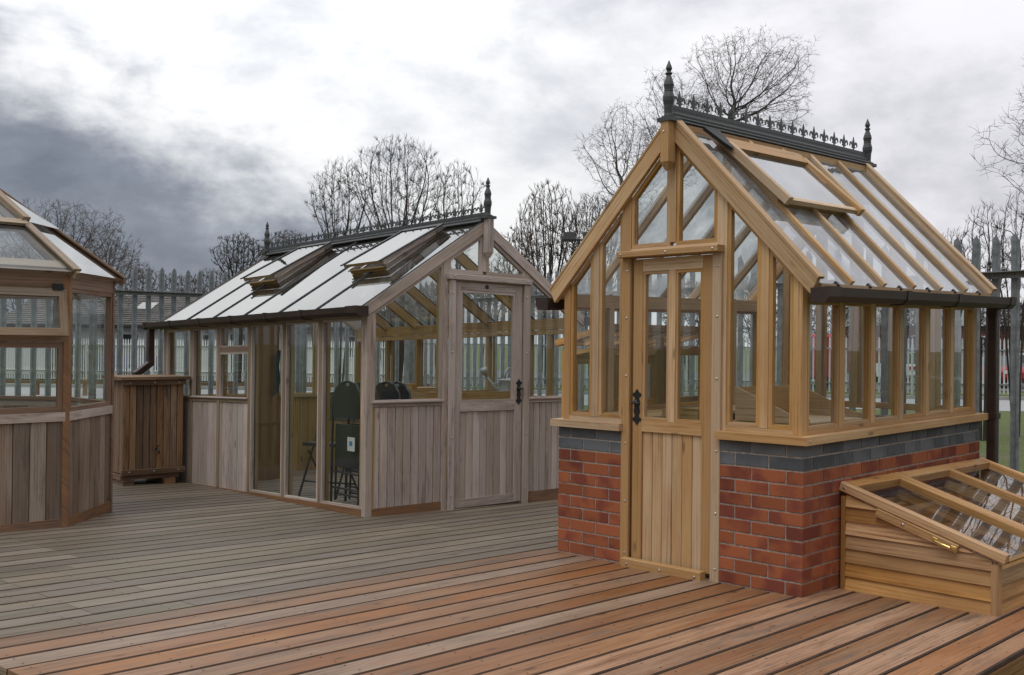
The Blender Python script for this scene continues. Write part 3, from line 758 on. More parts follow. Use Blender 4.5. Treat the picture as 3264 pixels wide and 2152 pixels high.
    planks(ib, (.064, LN - .062, -.05), (0, -1, 0), (0, 0, 1), LN - .062 - ys[2] - .03, .90, 16, (-1, 0, 0), .012, .003)
    ib.build('inner_side_frame', inn, root)
    n2 = (-1, 0, 0); ed = [.060] + ys + [LN - .06]
    for i in range(6):
        y0 = ed[i] + (.025 if i else .001); y1 = ed[i + 1] - (.025 if i < 5 else .001); zb = -.001 if i < 3 else .869
        if i == 3:
            b = MB(wp); b.box(.004, .045, y0, y1, 1.322, 1.372, 'y'); b.build('transom', M['brown_wood'], root)
            window(root, [(.003, y0, zb), (.003, y1, zb), (.003, y1, 1.321), (.003, y0, 1.321)], n2, gw, G, wp, .018, .032, name='louvre_window')
            window(root, [(.003, y0, 1.373), (.003, y1, 1.373), (.003, y1, 1.574), (.003, y0, 1.574)], n2, gw, G, wp, .014, .032)
            lv = MB(wp)
            for q in range(1, 5): lv.beam((.03, y0 + .018, zb + .02 + q * .085), (.03, y1 - .018, zb + .02 + q * .085), .006, .003, (0, 0, 1))
            lv.build('louvre_edges', M['zinc'], root)
        else: window(root, [(.003, y0, zb), (.003, y1, zb), (.003, y1, 1.574), (.003, y0, 1.574)], n2, gw, G, wp, .018, .032)
    # ---- far long side (X = W) and rear gable: boards below, glass above
    b = MB(wp); planks(b, (W - .012, .062, -.1), (0, 1, 0), (0, 0, 1), LN - .124, .93, 32, (1, 0, 0), .014, .004); b.build('board_panel', gw, root)
    ib = MB(wp)
    planks(ib, (W - .062, .07, -.1), (0, 1, 0), (0, 0, 1), LN - .14, .94, 30, (1, 0, 0), .012, .004)
    for y in [.03, .36] + [.693, 1.285, 1.905, 2.51, 3.085] + [LN - .03]: ib.box(W - .085, W - .03, y - .022, y + .022, .84, 1.50, 'z')
    ib.box(W - .095, W - .03, .05, LN - .05, .845, .880, 'y'); ib.box(W - .09, W - .03, .05, LN - .05, 1.50, 1.545, 'y'); ib.box(W - .075, W - .035, .05, LN - .05, 1.55, 1.66, 'y')
    ib.build('inner_side_frame', inn, root)
    for i in range(6):
        y0 = ed[i] + .025; y1 = ed[i + 1] - .025
        window(root, [(W - .003, y0, .869), (W - .003, y1, .869), (W - .003, y1, 1.574), (W - .003, y0, 1.574)], (1, 0, 0), inn, G, wp, .012, .025)
    b = MB(wp); planks(b, (.06, LN - .012, -.12), (1, 0, 0), (0, 0, 1), W - .12, .95, 22, (0, 1, 0), .014, .004); b.build('board_panel', gw, root)
    ib = MB(wp); planks(ib, (.07, LN - .062, -.12), (1, 0, 0), (0, 0, 1), W - .14, .96, 20, (0, 1, 0), .012, .004)
    xs = [.06, C, 1.90, W - .06]
    for x in xs[1:-1]: post(ib, x - .022, x + .022, .84, LN - .085, LN - .03)
    ib.box(.05, W - .05, LN - .095, LN - .03, .835, .870); post(ib, .01, .06, -.1, LN - .06, LN); post(ib, W - .06, W - .01, -.1, LN - .06, LN)
    ib.build('rear_frame', inn, root)
    for i in range(3):
        x0 = xs[i] + .023; x1 = xs[i + 1] - .023
        top_ = [(x1, LN - .005, low(x1) - .003), (x0, LN - .005, low(x0) - .003)]
        window(root, [(x0, LN - .005, .871), (x1, LN - .005, .871)] + top_, (0, 1, 0), inn, G, wp, .012, .025)
    # ---- roof
    bars = [.705, 1.31, 1.94, 2.545, 3.11]
    for sx in (-1, 1):
        nr = Vector((sx * m, 0, 1)).normalized(); XE = lambda d: C + sx * (C + d)
        for yy in (-.012, LN - .02):
            b = MB(wp); xe = XE(.042); xa = C + sx * .034
            b.prism([(xa, yy, upp(xa)), (xe, yy, upp(xe)), (xe, yy, upp(xe) - .098), (xa, yy, upp(xa) - .108)], (0, .03, 0), grain=(1, 0, -sx * m)); b.build('barge_board', gw, root)
        for yb_ in [.012] + bars + [LN + .0]:
            xa, xe = C + sx * .03, XE(.085)
            b = MB(wp); o = nr * .001
            b.beam(Vector((xa, yb_, upp(xa))) + o, Vector((xe, yb_, upp(xe))) + o, .034, .005, nr, ch=.001)
            b.beam(Vector((xa, yb_, upp(xa))) + nr * .0055, Vector((xe, yb_, upp(xe))) + nr * .0055, .010, .004, nr)
            cap = b.build('roof_bar', M['cap'], root)
            if yb_ in bars:
                b = MB(wp); xe2 = XE(-.03); a1 = Vector((xa, yb_, upp(xa))) - nr * .058; b1 = Vector((xe2, yb_, upp(xe2))) - nr * .058
                b.beam(a1, b1, .036, .095, nr, ch=.003); b.build('rafter', inn, cap)
        edg = [.012] + bars + [LN]
        for i in range(6):
            xa, xe = C + sx * .02, XE(.078); y0, y1 = edg[i] + .004, edg[i + 1] - .004
            g = MB(wp); g.quad([(xa, y0, upp(xa) - .003), (xe, y0, upp(xe) - .003), (xe, y1, upp(xe) - .003), (xa, y1, upp(xa) - .003)]); g.build('roof_pane', M['glass_roof'], root, fix=False)
        gx = lambda d: XE(d)
        prof = [(.030, 1.672), (.038, 1.672), (.040, 1.610), (.108, 1.610), (.130, 1.630), (.136, 1.668), (.146, 1.672), (.140, 1.624), (.114, 1.600), (.030, 1.600)]
        prof2 = [(.026, 1.676), (.150, 1.677), (.145, 1.620), (.116, 1.593), (.026, 1.593)]
        b = MB(wp); b.prism([(gx(a), -.04, z - .012) for a, z in prof], (0, LN + .22, 0), grain=(0, 1, 0)); gt = b.build('gutter', M['gutter'], root)
        b = MB(wp)
        for y, l in ((-.05, .16), (.78, .035), (1.38, .035), (2.02, .035), (2.66, .035), (3.3, .035), (LN + .16, .06)): b = MB(wp); b.prism([(gx(a), y, z - .012) for a, z in prof2], (0, l, 0), grain=(0, 1, 0)); b.build('gutter_bracket', M['gutter'], gt)
    b = MB(wp); gxc = -.09; ye = LN + .13
    b.beam((gxc, ye, 1.60), (gxc, ye, 1.20), .066, .066, (0, 1, 0), ch=.006)
    b.beam((gxc, ye, 1.225), (gxc - .19, ye - .05, 1.10), .066, .066, (0, 0, 1), ch=.006)
    b.beam((gxc - .17, ye - .05, 1.13), (gxc - .17, ye - .05, 1.00), .07, .07, (0, 1, 0), ch=.006)
    b.build('downpipe', M['gutter'], root)
    # ridge board inside, ridge cap, cresting, finials
    b = MB(wp); b.box(C - .02, C + .02, .03, LN - .03, AP - .13, AP - .03, 'y'); b.build('ridge_board', inn, root)
    b = MB(wp)
    for sx in (1, -1):
        nr_ = Vector((sx * m, 0, 1)).normalized(); sd = Vector((sx, 0, -m)).normalized(); c0 = Vector((C, 0, AP)) + sd * .026 + nr_ * .016
        b.beam((c0.x, -.02, c0.z), (c0.x, LN + .05, c0.z), .05, .008, nr_)
    b.tube([(C, -.03, AP + .024), (C, LN + .06, AP + .024)], .014, 10); cap = b.build('ridge_cap', M['ridge'], root)
    b = MB(wp); b.box(C - .003, C + .003, 0, LN + .05, AP + .03, AP + .075, 'y')
    for i in range(31):
        y = .06 + i * .121
        if y > LN: break
        fleur(b, (C, y, AP + .073), (0, 1, 0), (1, 0, 0), .094, .064)
        for j in range(4): b.tube([(C - .006, y - .045 + j * .03, AP + .052), (C + .006, y - .045 + j * .03, AP + .052)], .0035, 6)
    b.build('cresting', M['ridge'], cap)
    for y in (-.03, LN + .08):
        b = MB(wp); b.lathe([(r_, z * .95) for r_, z in FINIAL], (C, y, AP + .033), 16); b.box(C - .06, C + .06, y - .055, y + .06, AP + .010, AP + .034); b.build('finial', M['ridge'], root)
    for y in (-.078, LN + .01):
        b = MB(wp); w2 = .034; z1 = 2.20
        b.box(C - w2, C + w2, y, y + .066, z1, AP + .012, 'z', ch=.002)
        b.add([(C - w2, y, z1), (C + w2, y, z1), (C + w2, y + .066, z1), (C - w2, y + .066, z1), (C - .012, y + .022, z1 - .05), (C + .012, y + .022, z1 - .05), (C + .012, y + .044, z1 - .05), (C - .012, y + .044, z1 - .05)],
              [(0, 1, 5, 4), (1, 2, 6, 5), (2, 3, 7, 6), (3, 0, 4, 7), (4, 5, 6, 7)], [[(0, 0), (0, .06), (.05, .05), (.05, .01)]] * 5)
        dp = b.build('drop_post', gw, root)
    # two open roof vents on the left slope
    nr = Vector((-m, 0, 1)).normalized(); sl = Vector((-1, 0, -m)).normalized()
    for y0, y1 in ((.445, 1.045), (2.28, 2.885)):
        T = Vector((C - .10, 0, upp(C - .10))); B0 = Vector((.545, 0, upp(.545)))
        T1 = T + nr * .066; B1 = B0 + nr * .112 + sl * .02
        V = lambda p, y: Vector((p.x, y, p.z))
        b = MB(wp)
        nv = Vector((0, 1, 0)).cross(B1 - T1).normalized(); nv = nv if nv.z > 0 else -nv
        for y in (y0 + .012, y1 - .012): b.beam(V(T1, y) - nv * .024, V(B1, y) - nv * .024, .028, .046, nv)
        vent = b.build('roof_vent', gw, root)
        b = MB(wp)
        for y in (y0 + .004, y1 - .004): b.beam(V(T1, y) + nv * .003, V(B1 + sl * .03, y) + nv * .003, .026, .012, nv)
        b.beam(V(T1, y0) + nv * .002, V(T1, y1) + nv * .002, .05, .012, nv); b.build('vent_caps', M['cap'], vent)
        g = MB(wp); g.quad([V(T1, y0 + .01), V(B1 + sl * .015, y0 + .01), V(B1 + sl * .015, y1 - .01), V(T1, y1 - .01)]); g.build('pane', M['glass_roof'], vent, fix=False)
        b = MB(wp)
        b.beam(V(B1, y0 + .027) - nv * .020 - (B1 - T1).normalized() * .03, V(B1, y1 - .027) - nv * .020 - (B1 - T1).normalized() * .03, .04, .030, nv); b.build('bottom_rail', M['cedar_in'], vent)
        b = MB(wp); b.beam(V(B0, y0 + .045) + nr * .018, V(B0, y1 - .045) + nr * .018, .022, .032, nr); b.beam(V(B0, y0 + .03) + nr * .040 + sl * .012, V(B0, y1 - .03) + nr * .040 + sl * .012, .03, .008, nr); b.build('curb_front', M['cedar_in'], vent)
        b = MB(wp)
        for y in (y0 + .034, y1 - .034): b.beam(V(T, y) + nr * .020, V(B0, y) + nr * .026, .022, .040, nr)
        b.build('vent_curb', gw, vent)
        b = MB(wp); b.prism([V(T, y0 - .03) + nr * .03, V(T, y0 + .05) + nr * .05, V(T + sl * .12, y0 + .03) + nr * .05, V(T + sl * .10, y0 - .02) + nr * .02], nr * .012); b.build('lead_flashing', M['rubber'], vent)
    return root
timber_greenhouse()

# ------------------------------------------------------------------ octagonal greenhouse
def octagon():
    cx, cy = -4.311, 8.172
    root = thing('octagonal_greenhouse', 'eight sided brown cedar glasshouse with a pointed roof and a propped open top window', 'greenhouse', (cx, cy, 0), 0.0)
    A = 1.059; RR = A / math.cos(R(22.5)); side = 2 * A * math.tan(R(22.5))
    bw, bb = M['brown_wood'], M['oct_board']
    for k in range(8):
        a = R(45 * k); nv = Vector((math.cos(a), math.sin(a), 0)); tv = Vector((-math.sin(a), math.cos(a), 0))
        def P(u, z, d=0.0): return nv * (A - d) + tv * u + Vector((0, 0, z))
        h = side / 2
        b = MB(); planks(b, P(-h + .03, .055, .008), tv, (0, 0, 1), side - .06, .715, 7 if k == 7 else 8, nv, .014, .0045, .003); pan = b.build('board_panel', bb, root)
        b = MB(); planks(b, P(-h + .03, .055, .040), tv, (0, 0, 1), side - .06, .73, 8, nv, .01, .004); b.build('inner_boards', bb, pan)
        b = MB(); b.beam(P(-h + .02, .015, .014), P(h - .02, .015, .014), .03, .085, (0, 0, 1)); b.build('kick_board', M['kick_wood'], root)
        b = MB(); b.beam(P(-h + .02, .803, .014), P(h - .02, .803, .014), .036, .066, (0, 0, 1)); b.build('mid_rail', M['grey_wood'], root)
        b = MB(); b.beam(P(-h + .02, 1.80, .018), P(h - .02, 1.80, .018), .04, .105, (0, 0, 1)); b.build('eaves_beam', bw, root)
        x0, x1 = -h + .032, h - .032
        nn = nv
        if k == 7:
            b = MB(); b.beam(P(x0, 1.372, .016), P(x1, 1.372, .016), .045, .05, (0, 0, 1)); b.build('transom', bw, root)
            window(root, [P(x0, .838, .004), P(x1, .838, .004), P(x1, 1.346, .004), P(x0, 1.346, .004)], nn, bw, M['glass'], None, .04, .04)
            b = MB(); hz = 1.735; ang = R(11)
            dn = (nv * math.sin(ang) - Vector((0, 0, math.cos(ang)))).normalized(); on = (nv * math.cos(ang) + Vector((0, 0, math.sin(ang)))).normalized()
            q = lambda u, s_: P(u, hz, -.022) + dn * s_
            w = window(root, [q(x0, 0), q(x1, 0), q(x1, .345), q(x0, .345)], on, M['side_post'], M['glass'], None, .055, .035, name='opening_window')
            for u in (x0 + .06, x1 - .10): hb = MB(); hb.beam(P(u, hz + .015, -.026), P(u + .075, hz + .015, -.026), .012, .045, (0, 0, 1)); hb.build('hinge', M['iron'], w)
        else:
            window(root, [P(x0, .838, .004), P(x1, .838, .004), P(x1, 1.746, .004), P(x0, 1.746, .004)], nn, bw, M['glass'], None, .03, .04)
        # corner post
        va = R(45 * k + 22.5); vv = Vector((math.cos(va), math.sin(va), 0)); vt = Vector((-math.sin(va), math.cos(va), 0))
        c = vv * RR; b = MB()
        p1 = c + nv * 0; e1 = -tv * .040; nv2 = Vector((math.cos(a + R(45)), math.sin(a + R(45)), 0)); tv2 = Vector((-math.sin(a + R(45)), math.cos(a + R(45)), 0))
        o = vv * .004
        poly = [c + o, c + o + tv2 * .040, c + o + tv2 * .036 - nv2 * .05, c + o - tv * .036 - nv * .05, c + o - tv * .040]
        b.prism([Vector((p.x, p.y, -.06)) for p in poly], (0, 0, 1.905), grain=(0, 0, 1)); b.build('corner_post', M['brown_wood'] if k != 7 else M['kick_wood'], root)
        # roof
        apex = Vector((0, 0, 2.735)); E = 1.862; ro = RR + .075
        v0 = Vector((math.cos(a - R(22.5)) * ro, math.sin(a - R(22.5)) * ro, E)); v1 = Vector((math.cos(a + R(22.5)) * ro, math.sin(a + R(22.5)) * ro, E))
        nr = (v1 - v0).cross(apex - v0).normalized(); nr = nr if nr.z > 0 else -nr
        t = .415
        p0, p1 = v0.lerp(apex, t), v1.lerp(apex, t); top = .93
        g = MB(); g.quad([v0, v1, v1.lerp(apex, t + .03), v0.lerp(apex, t + .03)]); g.build('roof_pane', M['glass_roof'], root, fix=False)
        up_ = nr * .03
        g = MB(); g.quad([p0 + up_, p1 + up_, v1.lerp(apex, top) + nr * .012, v0.lerp(apex, top) + nr * .012]); g.build('roof_pane', M['glass_roof'], root, fix=False)
        b = MB(); b.beam(v0.lerp(apex, .01) - nr * .016, v1.lerp(apex, .01) - nr * .016, .02, .025, nr); b.build('eaves_plate', bw, root)
        b = MB(); i0, i1 = v0.lerp(apex, .075), v1.lerp(apex, .075); b.beam(i0.lerp(i1, .02) - nr * .020, i1.lerp(i0, .02) - nr * .020, .085, .018, nr); b.build('inner_eaves_board', M['pale_wood'], root)
        if k == 7:
            b = MB(); b.beam(p0 + nr * .02, p1 + nr * .02, .06, .022, nr); b.build('vent_rail', M['pale_wood'], root)
            b = MB(); b.beam(p0 - nr * .03, p1 - nr * .03, .045, .05, nr); b.build('roof_transom', bw, root)
        b = MB(); hd = Vector((0, 0, 1)); b.beam(v1 - Vector((0, 0, .03)), apex - Vector((0, 0, .03)), .035, .06, hd, ch=.003)
        b.beam(v1 + Vector((0, 0, .014)) , apex + Vector((0, 0, .014)), .075, .020, hd, ch=.004); b.build('hip_bar', M['side_post'] if k == 7 else bw, root)
        if k in (7, 6):
            b = MB(); b.beam(p1 + Vector((0, 0, .045)), apex + Vector((0, 0, .035)), .07, .035, hd, ch=.004); b.build('upper_hip_cap', M['side_post'], root)
    b = MB(); b.lathe(FINIAL, (0, 0, 2.75), 16); b.lathe([(.09, -.02), (.09, .005), (.03, .02)], (0, 0, 2.75), 16); b.build('finial', M['ridge'], root)
    return root
octagon()

# ------------------------------------------------------------------ tank cabinet between them
def tank():
    rz = R(39); root = thing('tank_cabinet', 'dark stained timber water tank box with a flat lid and small tap', 'water tank', (-3.84, 10.43, 0), rz)
    W, D = .62, .52; z0, z1 = .03, .965; tw = M['tank_wood']
    b = MB(); planks(b, (0, .012, z0), (1, 0, 0), (0, 0, 1), W, z1 - z0, 9, (0, -1, 0), .02, .006, .006); b.build('front_boards', tw, root)
    b = MB(); planks(b, (.012, .02, z0), (0, 1, 0), (0, 0, 1), D - .02, z1 - z0, 8, (-1, 0, 0), .02, .005, .004); b.build('side_boards', M['brown_wood'], root)
    b = MB(); planks(b, (W - .012, .02, z0), (0, 1, 0), (0, 0, 1), D - .02, z1 - z0, 8, (1, 0, 0), .02, .005, .004); b.build('side_boards', tw, root)
    b = MB(); planks(b, (0, D, z0), (1, 0, 0), (0, 0, 1), W, z1 - z0, 9, (0, 1, 0), .02, .006, .004); b.build('rear_boards', tw, root)
    b = MB(); b.box(-.035, W + .05, -.04, D + .03, .965, 1.0, ch=.004); b.box(-.012, W + .012, -.016, 0, .915, .963, ch=.003); b.build('lid', tw, root)
    b = MB(); b.box(-.01, W + .01, -.022, -.001, .02, .075, ch=.003); ob = b.build('bottom_rail', tw, root)
    sc = MB()
    for x in (.06, .31, .56): screw(sc, (x, -.022, .05), (0, -1, 0), .008); screw(sc, (x, -.016, .94), (0, -1, 0), .008)
    sc.build('screws', M['steel'], ob)
    b = MB(); b.box(-.01, W * .94, .03, D, -.03, .018); b.build('floor', M['brown_wood'], root)
    for x in (.0, W - .2): b = MB(); b.box(x, x + .11, -.02, D, -.12, -.032, 'y'); b.build('foot', tw, root)
    b = MB(); b.tube([(.335, 0, .27), (.335, -.06, .27), (.335, -.075, .255), (.335, -.075, .225)], [.011, .011, .010, .009], 10); b.tube([(.335, -.045, .27), (.335, -.045, .305)], .006, 8); b.box(.315, .355, -.05, -.04, .303, .310); b.build('tap', M['iron'], root)
tank()

# ------------------------------------------------------------------ cold frame
def cold_frame():
    c, s = math.cos(RANG), math.sin(RANG)
    ox, oy = RLX + c * 1.872 - s * .42, RLY + s * 1.872 + c * .42
    root = thing('cold_frame', 'low golden cedar cold frame with sloping glazed lids against the brick greenhouse', 'cold frame', (ox, oy, 0), RANG)
    D, LN = .865, 2.0; bk, ft = .555, .285; cr = M['cedar_red']
    wz = lambda X, Y: dz(RLX + c * (1.872 + X) - s * (.42 + Y), RLY + s * (1.872 + X) + c * (.42 + Y)) + .006
    zb = -.028
    wp = lambda p: (p[0], p[1], p[2] + zb)
    top = lambda x: bk + (ft - bk) * x / D
    # end panels of shiplap boards
    rows = 7; rh = .080
    for ye, sg in ((0, -1), (LN, 1)):
        b = MB(wp)
        for r_ in range(rows):
            z0 = r_ * rh; z1 = z0 + rh
            xr = D - .02
            if z1 > ft:   # clipped by the slope
                x_top = (bk - z1) / (bk - ft) * D; x_bot = min(D - .02, (bk - z0) / (bk - ft) * D)
                x_top = max(.03, min(x_top, D - .02))
                poly = [(.02, z0), (x_bot, z0), (x_top, z1), (.02, z1)] if z1 < bk else [(.02, z0), (x_bot, z0), (.03, bk - .01), (.02, bk - .01)]
                if x_bot >= D - .021: poly = [(.02, z0), (D - .02, z0), (D - .02, top(D - .02)), (x_top, z1), (.02, z1)]
            else: poly = [(.02, z0), (D - .02, z0), (D - .02, z1), (.02, z1)]
            n = len(poly); rr = random.random(); vo = random.random() * 4
            def yoff(z): return ye + sg * (.012 - .013 * min(1, (z - z0) / rh))      # bevelled: thick at the bottom edge
            vs = [(x, yoff(z), z) for x, z in poly] + [(x, ye - sg * .012, z) for x, z in poly]
            fs = [tuple(range(n)), tuple(range(n, 2 * n))] + [(i, (i + 1) % n, n + (i + 1) % n, n + i) for i in range(n)]
            b.add(vs, fs, [[(vs[i][0], vs[i][2] + vo) for i in f] for f in fs], rr)
        e = b.build('end_panel', cr, root)
    b = MB(wp)
    for r_ in range(4):
        z0 = r_ * rh; z1 = min(z0 + rh, ft - .004); rr = random.random(); vo = random.random() * 4
        vs = [(D + .006, .04, z0), (D + .006, LN - .04, z0), (D - .007, LN - .04, z1), (D - .007, .04, z1), (D - .02, .04, z0), (D - .02, LN - .04, z0), (D - .02, LN - .04, z1), (D - .02, .04, z1)]
        fs = [(0, 1, 2, 3), (4, 5, 6, 7), (0, 1, 5, 4), (1, 2, 6, 5), (2, 3, 7, 6), (3, 0, 4, 7)]
        b.add(vs, fs, [[(vs[i][1], vs[i][2] + vo) for i in f] for f in fs], rr)
    b.build('front_panel', cr, root)
    b = MB(wp)
    for r_ in range(6): b.beam((.010, .03, r_ * rh + rh / 2), (.010, LN - .03, r_ * rh + rh / 2), .018, rh - .003, (0, 0, 1))
    b.build('back_panel', cr, root)
    for x, y in ((.010, -.004), (D - .005, .006), (.010, LN + .004), (D - .005, LN - .006)):
        b = MB(wp); zt = top(x) - .012; b.box(x - (.016 if x < .1 else .02), x + (.010 if x < .1 else .022), y - .016, y + .030 if y < 1 else y + .016, -.005, zt, 'z', ch=.003); b.build('corner_post', cr, root)
    # lids
    T = Vector((-.012, 0, bk + .042)); B = Vector((D + .055, 0, top(D + .055) + .042)); nr = Vector((bk - ft, 0, D)).normalized()
    V = lambda p, y: Vector((p.x, y, p.z)); dn = (B - T).normalized(); L_ = (B - T).length
    ys = [.0, .645, 1.325, 2.0]
    for li, (ia, ib, mids) in enumerate(((0, 1, []), (1, 3, [2]))):
        y0 = ys[ia] - (.022 if ia == 0 else -.003); y1 = ys[ib] + (.022 if ib == 3 else -.003)
        b = MB(wp); rw = .052
        b.beam(V(T, y0 + rw / 2), V(B, y0 + rw / 2), rw, .055, nr, ch=.007); b.beam(V(T, y1 - rw / 2), V(B, y1 - rw / 2), rw, .055, nr, ch=.007)
        for mI in mids: b.beam(V(T + dn * .075, ys[mI]), V(B - dn * .01, ys[mI]), .046, .054, nr, ch=.006)
        b.beam(V(T + dn * .038, y0 + rw), V(T + dn * .038, y1 - rw), .075, .055, nr, ch=.004)
        b.beam(V(B - dn * .012, y0 + rw) - nr * .020, V(B - dn * .012, y1 - rw) - nr * .020, .03, .018, nr, ch=.003)
        lid = b.build('lid', cr, root)
        g = MB(wp); g.quad([V(T + dn * .07, y0 + rw - .004) + nr * .002, V(B, y0 + rw - .004) + nr * .002, V(B, y1 - rw + .004) + nr * .002, V(T + dn * .07, y1 - rw + .004) + nr * .002]); g.build('pane', M['glass'], lid, fix=False)
        if li == 0:
            sc = MB(wp); screw(sc, V(T + dn * .03, y0), (0, -1, 0), .009); sc.build('screws', M['steel'], lid)
            b = MB(wp); a0 = T + dn * .255 - nr * .052; a1 = T + dn * .735 - nr * .052
            b.beam(V(a0, y0 - .002), V(a1, y0 - .002), .022, .046, nr, ch=.003, rnd=.22); st = b.build('casement_stay', cr, lid)
            sc = MB(wp); screw(sc, V(T + dn * .42 - nr * .05, y0 - .013), (0, -1, 0), .009); sc.build('screws', M['steel'], st)
            b = MB(wp); h0 = T + dn * .61 - nr * .052; h1 = T + dn * .715 - nr * .052; yy = y0 - .013
            for h in (h0, h1): b.beam(V(h - dn * .014, yy - .002), V(h + dn * .014, yy - .002), .004, .022, nr, ch=.001)
            b.tube([V(h0, yy), V(h0 + dn * .012, yy - .022), V(h0.lerp(h1, .5), yy - .028), V(h1 - dn * .012, yy - .022), V(h1, yy)], [.004, .005, .006, .005, .004], 8); b.build('handle', M['brass'], st)
    b = MB(wp); b.beam((.03, .60 + .045, .50), (D - .02, .645, .25), .04, .05, (0, 0, 1)); b.beam((.03, 1.325, .50), (D - .02, 1.325, .25), .04, .05, (0, 0, 1)); b.box(.05, .09, .03, LN - .03, .38, .45, 'y'); b.build('inner_rails', cr, root)
cold_frame()

# ------------------------------------------------------------------ lean-to behind the brick greenhouse
def lean_to():
    c, s = math.cos(RANG), math.sin(RANG); LX, LY = -.030, .51
    root = thing('lean_to_greenhouse', 'small red cedar lean-to glass cabinet behind the brick greenhouse', 'greenhouse', (RLX + c * LX - s * LY, RLY + s * LX + c * LY, 0), RANG)
    z = -.05; wp = lambda p: (p[0], p[1], p[2] + z); D, LN = .42, 1.32; cr = M['cedar_red']
    for x in (-.02, -D + .02):
        for y in (.02, .66, LN - .02):
            b = MB(wp); b.box(x - .022, x + .022, y - .022, y + .022, 0, 1.48 if x > -.1 else 1.38, 'z'); b.build('post', cr, root)
    for y0, y1 in ((.045, .635), (.685, LN - .045)):     # doors facing away
        X = -D + .0; b = MB(wp)
        pts = [(X, y0, .08), (X, y1, .08), (X, y1, 1.36), (X, y0, 1.36)]
        w = window(root, pts, (-1, 0, 0), cr, M['glass'], wp, .085, .04, name='door')
        b.beam((X - .035, y0 + .03, .75), (X - .035, y0 + .03, .85), .012, .012, (1, 0, 0)); b.build('handle', M['brass'], w)
        X = -.002; window(root, [(X, y0, .95), (X, y1, .95), (X, y1, 1.42), (X, y0, 1.42)], (1, 0, 0), cr, M['glass'], wp, .075, .035, name='back_window')
    for y in (.0, LN):
        b = MB(wp); b.box(-D + .04, -.04, y - .01, y + .01, .0, .55); b.build('end_panel', cr, root)
        window(root, [(-D + .045, y, .56), (-.045, y, .56), (-.045, y, 1.42), (-D + .045, y, 1.36)], (0, -1 if y < 1 else 1, 0), cr, M['glass'], wp, .03, .02)
    b = MB(wp)
    for zz in (.0, .55): b.box(-D + .03, -.03, .03, LN - .03, zz, zz + .02, 'y')
    b.build('shelf', M['cedar_in'], root)
    T = Vector((.01, 0, 1.545)); B = Vector((-D - .055, 0, 1.43))
    V = lambda p, y: Vector((p.x, y, p.z)); nr = Vector((T.z - B.z, 0, 0)).cross(Vector((0, 1, 0))); nr = Vector((-(T.z - B.z), 0, T.x - B.x)).normalized()
    for y0, y1 in ((-.02, .655), (.665, LN + .02)):
        b = MB(wp)
        for y in (y0 + .028, (y0 + y1) / 2, y1 - .028): b.beam(V(B, y), V(T, y), .056, .045, nr)
        b.beam(V(T, y0), V(T, y1), .06, .045, nr); b.beam(V(B, y0 + .04), V(B, y1 - .04), .03, .03, nr); lid = b.build('lid', cr, root)
        g = MB(wp); g.quad([V(B, y0 + .04), V(T, y0 + .04), V(T, y1 - .04), V(B, y1 - .04)]); g.build('pane', M['glass_roof'], lid, fix=False)
lean_to()

